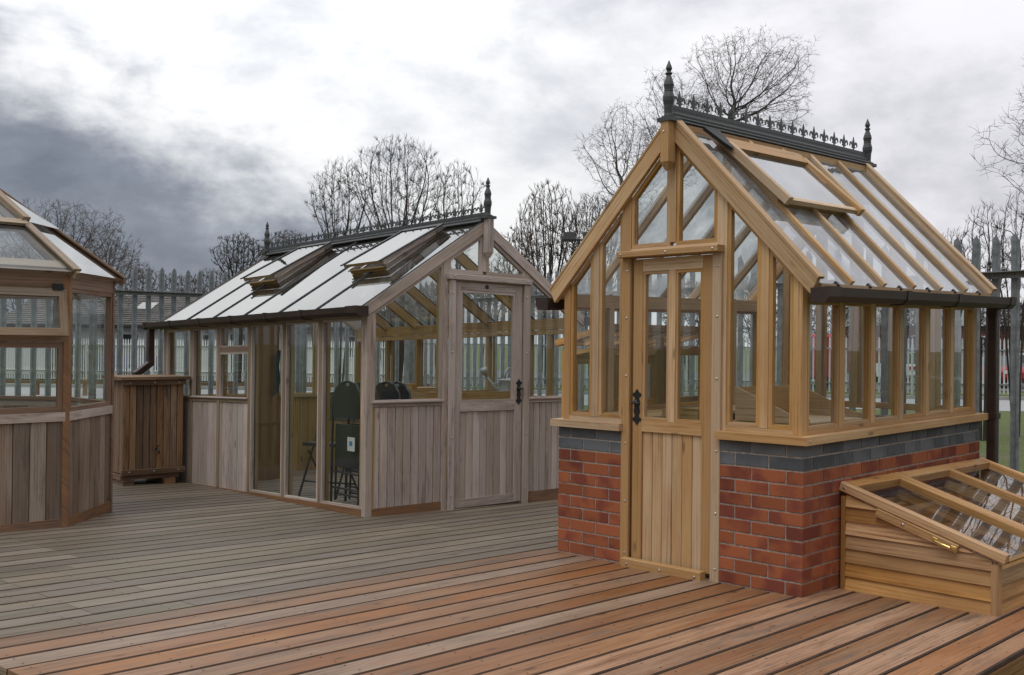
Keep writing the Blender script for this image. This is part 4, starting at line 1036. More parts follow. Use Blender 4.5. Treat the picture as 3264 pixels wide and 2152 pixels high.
# ------------------------------------------------------------------ things inside the brick greenhouse
def in_R(name, label, cat, X, Y, group=None):
    c, s = math.cos(RANG), math.sin(RANG); return thing(name, label, cat, (RLX + c * X - s * Y, RLY + s * X + c * Y, 0), RANG, group)
def r_inside():
    root = in_R('slatted_staging', 'slatted wooden plant staging along the left wall of the brick greenhouse', 'bench', .12, .12)
    ci = M['cedar']; zt = .88; b = MB()
    for i in range(6): b = MB(); b.box(i * .075, i * .075 + .052, 0, 2.1, zt, zt + .022, 'y', ch=.003); b.build('slat', ci, root)
    for y in (.05, 1.05, 2.05):
        b = MB(); b.box(0, .43, y - .02, y + .02, zt - .05, zt - .002); b.build('bearer', ci, root)
        for x in (.02, .41): b = MB(); b.box(x - .02, x + .02, y - .018, y + .018, -.04, zt - .052, 'z'); b.build('leg', ci, root)
    root = in_R('potting_bench', 'wooden potting bench frame at the right inside the brick greenhouse', 'bench', 1.06, .35)
    zt = .90
    b = MB(); b.box(0, .66, 0, .90, zt - .02, zt, 'y'); b.build('bench_top', M['cedar_in'], root)
    for y in (.0, .88): b = MB(); b.box(0, .66, y, y + .022, zt - .10, zt - .022); b.build('rail', M['cedar_in'], root)
    for x in (0, .62):
        for y in (.03, .83): b = MB(); b.box(x, x + .04, y, y + .045, -.04, zt - .024, 'z'); b.build('leg', M['cedar_in'], root)
    b = MB(); b.beam((.05, .02, zt - .42), (.30, .02, zt - .10), .02, .05, (0, 1, 0)); b.beam((.61, .02, zt - .42), (.40, .02, zt - .10), .02, .05, (0, 1, 0)); b.build('brace', M['cedar_in'], root)
    tr = in_R('potting_tray', 'plywood potting tray with a high back and sloping sides on the potting bench', 'tray', 1.10, .46)
    z0 = zt + .003; pl = M['cedar']
    b = MB(); b.box(.0, .52, .02, .74, z0, z0 + .012, 'y'); b.build('tray_base', pl, tr)
    b = MB(); b.box(0, .014, .016, .744, z0 + .013, z0 + .21, 'y'); b.build('tray_back', pl, tr)
    for y in (.0, .745):
        b = MB(); b.prism([(0, y, z0 + .001), (.52, y, z0 + .001), (.52, y, z0 + .035), (.40, y, z0 + .055), (.0, y, z0 + .215)], (0, .014, 0), grain=(1, 0, 0)); b.build('tray_side', pl, tr)
    box = in_R('seed_tray_box', 'small shallow wooden box at the near end of the potting bench', 'box', .90, .30)
    b = MB(); b.box(-.18, .10, -.10, -.085, .88, .96); b.box(-.18, .10, .13, .145, .88, .96); b.box(-.18, -.165, -.084, .129, .88, .96, 'y'); b.box(.085, .10, -.084, .129, .88, .96, 'y'); b.box(-.164, .084, -.084, .129, .88, .89); ob = b.build('box_sides', M['cedar_in'], box)
    b = MB(); b.box(-.14, -.10, -.03, .05, -.04, .878, 'z'); b.box(.03, .07, -.03, .05, -.04, .878, 'z'); b.build('trestle_leg', M['cedar_in'], box)
r_inside()

# ------------------------------------------------------------------ things inside the weathered greenhouse
def in_M(name, label, cat, X, Y, rz=0.0, group=None):
    p = Mw(X, Y); return thing(name, label, cat, (p.x, p.y, dz(p.x, p.y)), MA + rz, group)
def folded_chair(root, lean):
    """local: X = direction the back faces, Y = width"""
    mt, fb = M['chair_metal'], M['black_fabric']; ln = Vector((math.sin(lean), 0, math.cos(lean)))
    o = lambda y, h, x=0.0: Vector((x, y, 0)) + ln * h
    b = MB()
    arch = [o(-.21, .02), o(-.215, .5), o(-.215, .88), o(-.19, 1.00), o(-.12, 1.075), o(0, 1.10), o(.12, 1.075), o(.19, 1.00), o(.215, .88), o(.215, .5), o(.21, .02)]
    b.tube(arch, .012, 8); b.tube([o(-.21, .16), o(.21, .16)], .009, 8); b.tube([o(-.21, .30), o(.21, .30)], .009, 8); b.build('frame', mt, root, True)
    b = MB(); b.tube([o(-.19, .04, .03), o(-.19, .62, .03), o(-.19, .70, .03)], .010, 8); b.tube([o(.19, .04, .03), o(.19, .62, .03), o(.19, .70, .03)], .010, 8); b.tube([o(-.19, .10, .03), o(.19, .10, .03)], .009, 8); b.build('rear_legs', mt, root, True)
    def pad(h0, h1, wd, x, name, arc=True):
        b = MB(); pts = [o(-wd, h0, x), o(wd, h0, x)]
        if arc: pts += [o(wd, h1 - .13, x), o(wd * .88, h1 - .055, x), o(wd * .58, h1 - .012, x), o(.05, h1, x), o(.035, h1 - .025, x), o(-.035, h1 - .025, x), o(-.05, h1, x), o(-wd * .58, h1 - .012, x), o(-wd * .88, h1 - .055, x), o(-wd, h1 - .13, x)]
        else: pts += [o(wd, h1, x), o(-wd, h1, x)]
        b.prism(pts, Vector((.028, 0, 0))); return b.build(name, fb, root)
    pad(.78, 1.085, .195, -.014, 'back_pad'); pad(.34, .72, .19, .016, 'seat_pad', False)
def m_inside():
    G = 'folded black chairs stacked in the corner of the weathered greenhouse'
    spec = [(.22, .62, 'outermost folded black padded chair of the stack, by the full height glass', -.02), (.36, .60, 'second folded black chair of the stack behind the corner post', .0), (.60, .62, 'third folded black chair of the stack, seen through the window left of the door', .02), (.74, .66, 'innermost folded black chair of the stack, nearest the wooden trays', .03)]
    for X, Y, lab, le in spec:
        r_ = in_M('folding_chair', lab, 'chair', X, Y, 0.0, G); folded_chair(r_, le + .04)
    first = [o for o in COL.objects if o.get('label') == spec[0][2]][0]
    b = MB(); b.box(-.018, -.016, -.17, -.06, .50, .62); t = b.build('care_card', M['paper'], first); b = MB(); b.box(-.0195, -.0184, -.135, -.09, .545, .585); b.build('card_print', M['blue'], t)
    # open chair
    r_ = in_M('folding_chair', 'unfolded black padded chair standing in front of the yellow board wall', 'chair', .62, 1.45, R(205))
    mt, fb = M['chair_metal'], M['black_fabric']
    b = MB()
    for y in (-.2, .2): b.tube([(.22, y, .01), (-.02, y, .46), (-.17, y, .80), (-.20, y, .88)], .011, 8); b.tube([(-.24, y * .9, .01), (.10, y * .9, .43)], .010, 8)
    b.tube([(-.20, -.2, .88), (-.215, -.14, .96), (-.22, 0, .985), (-.215, .14, .96), (-.20, .2, .88)], .011, 8); b.tube([(.15, -.2, .14), (.15, .2, .14)], .009, 8); b.tube([(-.18, -.18, .09), (-.18, .18, .09)], .009, 8); b.build('frame', mt, r_, True)
    b = MB(); b.prism([(-.15, -.19, .455), (.17, -.2, .475), (.21, -.12, .48), (.21, .12, .48), (.17, .2, .475), (-.15, .19, .455)], (0, 0, .035)); b.build('seat_pad', fb, r_)
    b = MB(); b.prism([(-.135, -.185, .70), (-.135, .185, .70), (-.185, .19, .86), (-.205, .13, .945), (-.21, 0, .965), (-.205, -.13, .945), (-.185, -.19, .86)], (.025, 0, .008)); b.build('back_pad', fb, r_)
    # bench with trays and can
    bench = in_M('staging_bench', 'wooden staging bench under the trays inside the weathered greenhouse', 'bench', 1.05, .42)
    ci = M['cedar_in']; zt = .90
    b = MB(); b.box(0, 1.38, 0, .55, zt - .02, zt, ch=.003); b.build('bench_top', ci, bench)
    b = MB(); b.box(0, 1.38, -.02, -.001, zt - .13, zt - .0); b.box(0, 1.38, .551, .57, zt - .13, zt); b.build('rail', ci, bench)
    for x in (.02, 1.32):
        for y in (.02, .50): b = MB(); b.box(x, x + .045, y, y + .045, 0, zt - .022, 'z'); b.build('leg', ci, bench)
    def tray(X, Y, w, d, h, z, rz, lab, nm='seed_tray'):
        r_ = in_M(nm, lab, 'tray', X, Y, rz, 'wooden trays on the bench in the weathered greenhouse'); t = .016
        b = MB(); b.box(0, w, 0, t, z, z + h, rnd=.6); b.box(0, w, d - t, d, z, z + h); b.box(0, t, t + .001, d - t - .001, z, z + h, 'y'); b.box(w - t, w, t + .001, d - t - .001, z, z + h, 'y'); b.build('tray_sides', ci, r_)
        b = MB(); b.box(t + .001, w - t - .001, t + .001, d - t - .001, z, z + .010); b.build('tray_base', ci, r_); return r_
    tray(1.33, .50, .95, .34, .105, zt + .003, 0.0, 'long shallow wooden tray along the front of the staging bench')
    tray(1.12, .62, .22, .30, .10, zt + .003, R(4), 'short wooden tray beside the folded chairs on the staging bench')
    r_ = in_M('lidded_tray', 'stepped wooden tray with a raised lip above the short tray', 'tray', 1.02, 1.00, R(-2), 'wooden trays on the bench in the weathered greenhouse')
    b = MB(); b.box(0, .70, 0, .02, zt + .05, zt + .115); b.box(0, .03, .021, .22, zt + .0, zt + .115, 'y'); b.box(.67, .70, .021, .22, zt + .0, zt + .115, 'y'); b.box(.24, .30, .021, .22, zt + .115, zt + .17, 'y'); b.build('tray_sides', ci, r_)
    b = MB(); b.box(0, .70, .021, .22, zt + .116, zt + .13); b.build('tray_top', ci, r_)
    for x in (.0, .66): b = MB(); b.box(x, x + .04, .08, .12, 0, zt - .001, 'z'); b.build('leg', ci, r_)
    # watering can
    can = in_M('watering_can', 'pale grey metal watering can with a long spout behind the door glass', 'watering can', 2.30, .76, R(0))
    z = zt + .02; zc = M['zinc']
    b = MB(); b.lathe([(.100, 0), (.102, .01), (.100, .06), (.103, .065), (.100, .07), (.094, .21), (.098, .215), (.094, .222), (.04, .235)], (0, 0, z), 24); b.build('body', zc, can, True)
    b = MB(); b.tube([(-.09, 0, z + .03), (-.20, 0, z + .15), (-.30, 0, z + .26)], [.026, .017, .012], 12); b.tube([(-.09, 0, z + .19), (-.22, 0, z + .185)], .005, 8); b.build('spout', zc, can, True)
    b = MB(); b.tube([(-.295, 0, z + .255), (-.33, 0, z + .31), (-.345, 0, z + .335)], [.014, .036, .040], 16); b.build('rose', M['zinc'], can, True)
    b = MB(); b.tube([(-.05, 0, z + .215), (-.04, 0, z + .29), (.0, 0, z + .335), (.07, 0, z + .33), (.13, 0, z + .25), (.135, 0, z + .15), (.09, 0, z + .07)], .012, 10); b.build('handle', zc, can, True)
    # plywood board leaning by the far side wall
    brd = in_M('plywood_board', 'tall brown plywood board standing inside the weathered greenhouse by the louvre window', 'board', .80, 2.92, R(8))
    b = MB(); b.beam((0, 0, .0), (0, .05, 1.86), .34, .018, (0, 1, 0)); b.build('sheet', M['ply'], brd)
    b = MB(); b.prism([(.06, -.012, 1.30), (.12, -.012, 1.40), (.15, -.012, 1.38), (.13, -.012, 1.22), (.15, -.012, 1.05), (.10, -.012, .92), (.05, -.012, .90), (.08, -.012, 1.1)], (0, -.012, 0)); b.build('black_strap', M['rubber'], brd)
m_inside()

# ------------------------------------------------------------------ ground, road, grass
def mat_grass():
    m, nt, out = new_mat('rough_grass'); tc = N(nt, 'ShaderNodeTexCoord')
    n = N(nt, 'ShaderNodeTexNoise', inp={'Scale': .55, 'Detail': 7.0, 'Roughness': 0.7}); L(nt, tc.outputs['Object'], n.inputs[0])
    n2 = N(nt, 'ShaderNodeTexNoise', inp={'Scale': 14.0, 'Detail': 6.0, 'Roughness': 0.75}); L(nt, tc.outputs['Object'], n2.inputs[0])
    g = ramp(nt, n2.outputs[0], [(0.3, (0.035, 0.055, 0.010)), (0.55, (0.105, 0.135, 0.030)), (0.8, (0.19, 0.21, 0.06))])
    e = ramp(nt, n2.outputs[0], [(0.3, (0.07, 0.055, 0.035)), (0.7, (0.20, 0.165, 0.115))])
    c = mixc(nt, ramp(nt, n.outputs[0], [(0.52, (0, 0, 0)), (0.64, (1, 1, 1))]), g, e)
    bp = N(nt, 'ShaderNodeBump', inp={'Strength': 0.9, 'Distance': 0.05}); L(nt, n2.outputs[0], bp.inputs['Height'])
    principled(nt, out, **{'Base Color': c, 'Roughness': 0.95, 'Normal': bp.outputs[0]}); return m
def ground():
    b = MB(); n = 24
    b.quad([(-400, -60, GZ), (400, -60, GZ), (400, 700, GZ), (-400, 700, GZ)]); g = b.build('ground', mat_grass(), None, fix=False); tag(g, kind='structure')
    tar = plain('tarmac', (0.32, 0.32, 0.325), 0.8, noise=0.1, nscale=3)
    b = MB(); b.prism([(-60, 33.0, GZ + .004), (60, 27.0, GZ + .004), (60, 33.2, GZ + .004), (-60, 39.4, GZ + .004)], (0, 0, .004)); tag(b.build('road', tar), kind='structure')
    b = MB(); b.prism([(-60, 39.4, GZ), (60, 33.2, GZ), (60, 33.4, GZ), (-60, 39.6, GZ)], (0, 0, .12)); tag(b.build('kerb', M['concrete']), kind='structure')
    b = MB(); b.prism([(-60, 46.0, GZ + .02), (60, 39.8, GZ + .02), (60, 66, GZ + .02), (-60, 66, GZ + .02)], (0, 0, .02)); tag(b.build('car_park', plain('car_park_tarmac', (0.11, 0.11, 0.11), 0.9)), kind='structure')
ground()

# ------------------------------------------------------------------ palisade fences
def pale_mesh(name, h, w, mat, dep=.018):
    """W section pale with a triple pointed head, base at origin, spread along X"""
    t = .004; hs = h - .085
    sec = [(-w / 2, 0), (-w * .34, dep), (-w * .12, dep * .25), (0, dep * .25), (w * .12, dep * .25), (w * .34, dep), (w / 2, 0)]
    hd = [hs, h - .035, h - .02, h, h - .02, h - .035, hs]
    vs = []; 
    for (x, y), z in zip(sec, hd): vs += [(x, -y, 0), (x, -y, z), (x, -y + t, 0), (x, -y + t, z)]
    fs = []
    for i in range(6):
        a, b_ = i * 4, i * 4 + 4
        fs += [(a, b_, b_ + 1, a + 1), (a + 2, a + 3, b_ + 3, b_ + 2), (a + 1, b_ + 1, b_ + 3, a + 3)]
    fs += [(0, 1, 3, 2), (24, 26, 27, 25)]
    me = bpy.data.meshes.new(name); me.from_pydata(vs, [], fs); me.materials.append(mat); return me
def fence(name, label, a, b, pitch, h, zbase, mat, w=.07, rails=(.35, 2.05), post_every=2.75, nmax=100, thin=False, group=None, rail_h=.055, endpost=None):
    a = Vector((*a, 0)); b = Vector((*b, 0)); d = (b - a); ln = d.length; ang = math.atan2(d.y, d.x)
    root = thing(name, label, 'fence', (a.x, a.y, zbase), ang, group)
    me = pale_mesh('pale', h, w, mat); n = int(ln / pitch); rng = random.Random(int(ln * 100))
    extra = MB()
    for i in range(n):
        x = (i + .5) * pitch
        if i < nmax:
            o = bpy.data.objects.new('pale', me); COL.objects.link(o); o.parent = root; o.location = (x, 0, (rng.random() - .5) * .012); o.rotation_euler = (0, (rng.random() - .5) * .008, 0)
        else:
            extra.beam((x, -.006, 0), (x, -.006, h - .05), w, .012, (0, 1, 0)); extra.beam((x, -.006, h - .05), (x, -.006, h), w * .4, .010, (0, 1, 0))
    if extra.v:
        o = extra.build('pale', mat, root); o['kind'] = 'stuff'
    for z in rails:
        r = MB(); r.beam((-.02, -.030, z), (ln + .02, -.030, z), .008, rail_h, (0, 0, 1)); r.beam((-.02, -.059, z + rail_h / 2 - .004), (ln + .02, -.059, z + rail_h / 2 - .004), .048, .008, (0, 0, 1))
        for i in range(n): r.tube([((i + .5) * pitch, -.02, z), ((i + .5) * pitch, -.042, z)], .010, 6)
        r.build('rail', mat, root)
    x = 0.0
    while x < ln + .05:
        p = MB(); p.beam((x, -.090, -.1), (x, -.090, h - .30), .09, .008, (0, 1, 0)); p.beam((x, -.118, -.1), (x, -.118, h - .30), .008, .045, (0, 1, 0)); p.build('post', mat, root); x += post_every
    if endpost:
        p = MB(); p.tube([(ln, .04, -.1), (ln, .04, h - .12)], endpost, 20); p.build('corner_post', mat, root)
    return root
ZF = -.30
CF_ = (-1.50, 15.72)
fence('palisade_fence', 'tall grey steel palisade fence running behind the octagonal glasshouse and water tank', (-7.3, 11.15), CF_, .168, 2.29 - ZF, ZF, M['galv'], rails=(.5, 2.29 - ZF - .34), endpost=.085)
fence('palisade_fence', 'tall grey steel palisade fence running behind the brick greenhouse to the right edge', (-1.40, 15.62), (4.95, 6.55), .1655, 2.275 - ZF, ZF, M['galv'], rails=(.5, 2.275 - ZF - .33))
fence('palisade_fence', 'pale thin barred fence in front of the white bungalow', (-26, 44.2), (-4.6, 43.0), .105, 1.72, GZ + .04, M['white_paint'], w=.055, rails=(.35, 1.42), post_every=2.8)
fence('palisade_fence', 'pale galvanised fence along the car park behind the greenhouses', (-4.4, 40.4), (26, 38.2), .150, 2.05, GZ + .06, plain('pale_galvanised', (0.60, 0.63, 0.64), 0.6, noise=.08), w=.062, rails=(.35, 1.62), post_every=2.75)
def knee_rail():
    r_ = thing('knee_rail', 'low dark wooden post and rail beside the road behind the octagonal glasshouse', 'fence', (-16, 32.3, GZ), R(-2.9)); w = M['tank_wood']
    for i in range(10): b = MB(); b.box(i * 1.5 - .06, i * 1.5 + .06, -.05, .05, 0, .50, 'z', ch=.01); b.build('post', w, r_)
    b = MB(); b.box(-.2, 13.8, -.09, -.052, .36, .45); b.build('rail', w, r_)
knee_rail()

# ------------------------------------------------------------------ buildings
def bungalow():
    r_ = thing('bungalow', 'long cream bungalow with a low grey tiled roof behind the pale fence', 'building', (-24, 50, GZ), R(-1.0))
    Ln, Dp, He, Hr = 19.5, 8.0, 2.42, 3.95
    b = MB(); b.box(0, Ln, 0, .25, 0, He); b.box(0, Ln, Dp - .25, Dp, 0, He); b.box(0, .25, .251, Dp - .251, 0, He, 'y'); b.box(Ln - .25, Ln, .251, Dp - .251, 0, He, 'y'); b.build('wall', M['render_wall'], r_)
    b = MB()
    for sg in (-1, 1):
        n = 16
        for i in range(n):      # tile courses as real steps
            t0, t1 = i / n, (i + 1) / n
            y0 = Dp / 2 + sg * (Dp / 2 + .45) * (1 - t0); y1 = Dp / 2 + sg * (Dp / 2 + .45) * (1 - t1)
            z0 = He - .05 + (Hr - He + .05) * t0; z1 = He - .05 + (Hr - He + .05) * t1
            b.add([(-.4, y0, z0 + .085), (Ln + .4, y0, z0 + .085), (Ln + .4, y1, z1 + .02), (-.4, y1, z1 + .02), (-.4, y0, z0 + .0), (Ln + .4, y0, z0 + .0)], [(0, 1, 2, 3), (4, 5, 1, 0)], [[(0, 0)] * 4] * 2)
    roof = b.build('roof', M['rooftile'], r_)
    b = MB(); b.box(-.3, Ln + .3, -.48, -.40, He - .18, He - .04); b.build('fascia', M['cap'], r_)
    for x, t in ((9.55, .42), (11.4, .44), (5.6, .42), (14.6, .42), (17.2, .42)):
        y0 = Dp / 2 - (Dp / 2 + .45) * (1 - t); z0 = He + (Hr - He) * t; y1 = y0 + 1.0; z1 = z0 + 1.0 * (Hr - He) / (Dp / 2 + .45)
        b = MB(); b.add([(x, y0, z0 + .16), (x + .8, y0, z0 + .16), (x + .8, y1, z1 + .16), (x, y1, z1 + .16)], [(0, 1, 2, 3)], [[(0, 0)] * 4]); b.build('skylight', M['glass_roof'], roof, fix=False)
    for x, w, z0, z1, nm in ((2.2, 1.1, .9, 2.05, 'window'), (5.2, 1.2, .9, 2.05, 'window'), (10.6, .95, .1, 2.1, 'door'), (9.3, .6, 1.3, 2.05, 'window'), (13.4, .95, .1, 2.1, 'door'), (16.0, 1.1, .9, 2.05, 'window'), (18.2, .7, 1.2, 2.05, 'window')):
        b = MB(); frame_ring(b, [(x, -.03, z0), (x + w, -.03, z0), (x + w, -.03, z1), (x, -.03, z1)], (0, -1, 0), .09, .05); o = b.build(nm, M['white_paint'], r_)
        b = MB(); b.box(x + .08, x + w - .08, -.006, -.001, z0 + .08, z1 - .08); b.build('pane', M['dark_glass'], o)
bungalow()
def brick_block():
    r_ = thing('brick_building', 'distant red brick building with a white fascia band beyond the car park', 'building', (22, 66, GZ), R(-8))
    b = MB(); b.box(0, 30, 0, 10, 0, 3.1); b.build('wall', plain('far_brick', (0.24, 0.085, 0.06), 0.9, nscale=1.0), r_)
    b = MB(); b.box(-.2, 30.2, -.2, 10.2, 3.102, 4.3); b.build('fascia', M['white_paint'], r_)
    b = MB(); b.box(-.25, 30.25, -.25, 10.25, 4.303, 4.4); b.build('roof', M['cap'], r_)
    for x in (2, 6, 10, 14, 18, 22, 26):
        b = MB(); frame_ring(b, [(x, -.03, 1.1), (x + 2, -.03, 1.1), (x + 2, -.03, 2.5), (x, -.03, 2.5)], (0, -1, 0), .1, .05); o = b.build('window', M['white_paint'], r_); b = MB(); b.box(x + .09, x + 1.91, -.006, -.001, 1.19, 2.41); b.build('pane', M['dark_glass'], o)
brick_block()

# ------------------------------------------------------------------ cars
def car(loc, rz, paint, label, van=False, group='vehicles parked beyond the pale fence'):
    r_ = thing('parked_van' if van else 'parked_car', label, 'van' if van else 'car', loc, rz, group)
    if van: low_ = [(0, .45), (.1, .35), (5.0, .35), (5.1, .5), (5.1, 1.1), (4.95, 1.2), (4.1, 1.32), (0, 1.32)]; up_ = [(0, 1.32), (4.1, 1.32), (3.75, 2.0), (3.5, 2.15), (.1, 2.2), (0, 2.1)]; hw = .92
    else: low_ = [(0, .45), (.15, .30), (4.1, .28), (4.25, .45), (4.25, .68), (4.1, .80), (3.1, .92), (.35, .95), (.05, .88)]; up_ = [(.3, .95), (3.1, .92), (2.45, 1.36), (2.1, 1.46), (.95, 1.47), (.5, 1.38)]; hw = .85
    def loft(prof, w0, w1):
        zs = [p[1] for p in prof]; z0, z1 = min(zs), max(zs); n = len(prof); vs = []
        for sg in (-1, 1):
            for x, z in prof: k = (z - z0) / max(.01, z1 - z0); vs.append((x, sg * (w0 + (w1 - w0) * k), z))
        fs = [tuple(range(n - 1, -1, -1)), tuple(range(n, 2 * n))] + [(i, (i + 1) % n, n + (i + 1) % n, n + i) for i in range(n)]; return vs, fs
    pm = plain('paint_' + label.split()[0], paint, 0.25, noise=.02)
    b = MB(); vs, fs = loft(low_, hw, hw * .97); b.add(vs, fs, [[(0, 0)] * len(f) for f in fs]); body = b.build('body', pm, r_)
    b = MB(); vs, fs = loft(up_, hw * .95, hw * .78 if not van else hw * .88); b.add(vs, fs, [[(0, 0)] * len(f) for f in fs]); b.build('cabin', pm if van else M['dark_glass'], r_)
    if not van:
        b = MB(); b.box(.98, 2.12, -.63, .63, 1.462, 1.49, ch=.01)
        for x0, x1 in ((1.6, 1.7),):
            for sg in (-1, 1): b.beam((x0, sg * .80, .95), (x0 + .02, sg * .68, 1.45), .08, .03, (0, 1, 0))
        b.build('roof', pm, r_)
    else:
        b = MB(); b.beam((4.12, -.7, 1.40), (3.80, -.7, 1.95), .02, .02); b.prism([(4.11, -.75, 1.36), (4.11, .75, 1.36), (3.80, .70, 1.96), (3.80, -.70, 1.96)], (.02, 0, .01)); b.build('windscreen', M['dark_glass'], r_)
        for sg in (-1, 1):
            b = MB(); b.prism([(3.0, sg * .915, 1.40), (3.85, sg * .915, 1.40), (3.6, sg * .86, 1.95), (3.0, sg * .86, 1.95)], (0, sg * .012, 0)); b.build('side_window', M['dark_glass'], r_)
    for x in ((.8, 3.4) if not van else (.95, 4.1)):
        for sg in (-1, 1):
            b = MB(); b.tube([(x, sg * (hw - .17), .31), (x, sg * (hw + .01), .31)], .31, 20); wh = b.build('wheel', M['tyre'], r_); b = MB(); b.tube([(x, sg * (hw + .008), .31), (x, sg * (hw + .02), .31)], .19, 16); b.build('rim', M['zinc'], wh)
    for y in (-.55, .55):
        b = MB(); xf = 4.2 if not van else 5.04; b.box(xf, xf + .06, y - .16, y + .16, .62 if not van else .85, .76 if not van else 1.02); b.build('headlight', M['paper'], r_)
        b = MB(); b.box(-.02, .06, y - .14, y + .14, .70 if not van else .9, .84 if not van else 1.1); b.build('tail_light', plain('tail_lamp', (0.4, 0.02, 0.02), 0.3), r_)
    return r_
zc_ = GZ + .045
car((-20.5, 47.6, zc_), R(2), (0.45, 0.47, 0.50), 'silver hatchback behind the pale bars, left of the bungalow window')
car((-15.8, 47.0, zc_), R(182), (0.10, 0.13, 0.22), 'dark blue car behind the pale bars in front of the bungalow')
car((12.6, 43.0, zc_), R(93), (0.42, 0.02, 0.03), 'red van behind the pale fence, seen through the right-hand brick greenhouse', True)
car((18.6, 47.5, zc_), R(95), (0.70, 0.71, 0.72), 'white car parked next to the red one beyond the fence')
car((21.6, 49.0, zc_), R(270), (0.32, 0.025, 0.03), 'red car parked between two pale cars beyond the fence')
car((25.3, 52.0, zc_), R(92), (0.48, 0.50, 0.52), 'silver car seen beside the downpipe beyond the fence')
car((28.8, 54.0, zc_), R(91), (0.05, 0.09, 0.07), 'dark green car seen right of the last downpipe')

# ------------------------------------------------------------------ bare winter trees
def colonize(g, pts, nodes, par, step, dk, di, iters, up, noise, inert, zmin):
    """branches grow towards a cloud of points that fills the crown"""
    nodes = [np.array(n) for n in nodes]; par = list(par); A = np.array(nodes); nch = [0] * len(nodes)
    for q in par:
        if q >= 0: nch[q] += 1
    d2 = ((pts[:, None, :] - A[None]) ** 2).sum(2); ni = d2.argmin(1); nd = np.sqrt(d2.min(1)); alive = np.ones(len(pts), bool)
    for it in range(iters):
        act = alive & (nd < di)
        if not act.any(): break
        idx = np.nonzero(act)[0]; ids = ni[idx]
        v = pts[idx] - np.array(nodes)[ids]; v /= np.linalg.norm(v, axis=1)[:, None] + 1e-9
        acc = {}
        for i_, vv in zip(ids, v):
            if i_ in acc: acc[i_] = acc[i_] + vv
            else: acc[i_] = vv.copy()
        new = []
        for i_, s_ in acc.items():
            if nch[i_] >= 4: continue
            l = np.linalg.norm(s_)
            if l < 1e-6: continue
            d = s_ / l; d[2] += up; d += g.normal(0, noise, 3)
            if par[i_] >= 0:
                pd = nodes[i_] - nodes[par[i_]]; d += inert * pd / (np.linalg.norm(pd) + 1e-9)
            d /= np.linalg.norm(d)
            if d[2] < zmin: d[2] = zmin; d /= np.linalg.norm(d)
            new.append((i_, nodes[i_] + d * step))
        if not new: break
        base = len(nodes)
        for i_, p in new: nodes.append(p); par.append(i_); nch[i_] += 1; nch.append(0)
        NA = np.array([p for _, p in new]); al = np.nonzero(alive)[0]
        for c0 in range(0, len(al), 2000):
            a_ = al[c0:c0 + 2000]; dd = ((pts[a_][:, None, :] - NA[None]) ** 2).sum(2); j = dd.argmin(1); dm = np.sqrt(dd.min(1)); up_ = dm < nd[a_]
            ni[a_[up_]] = base + j[up_]; nd[a_[up_]] = dm[up_]
        alive &= nd > dk
        # points whose nearest node is saturated look elsewhere no more
        sat = np.array(nch)[ni] >= 4; alive &= ~(sat & (nd < di))
    return np.array(nodes), par
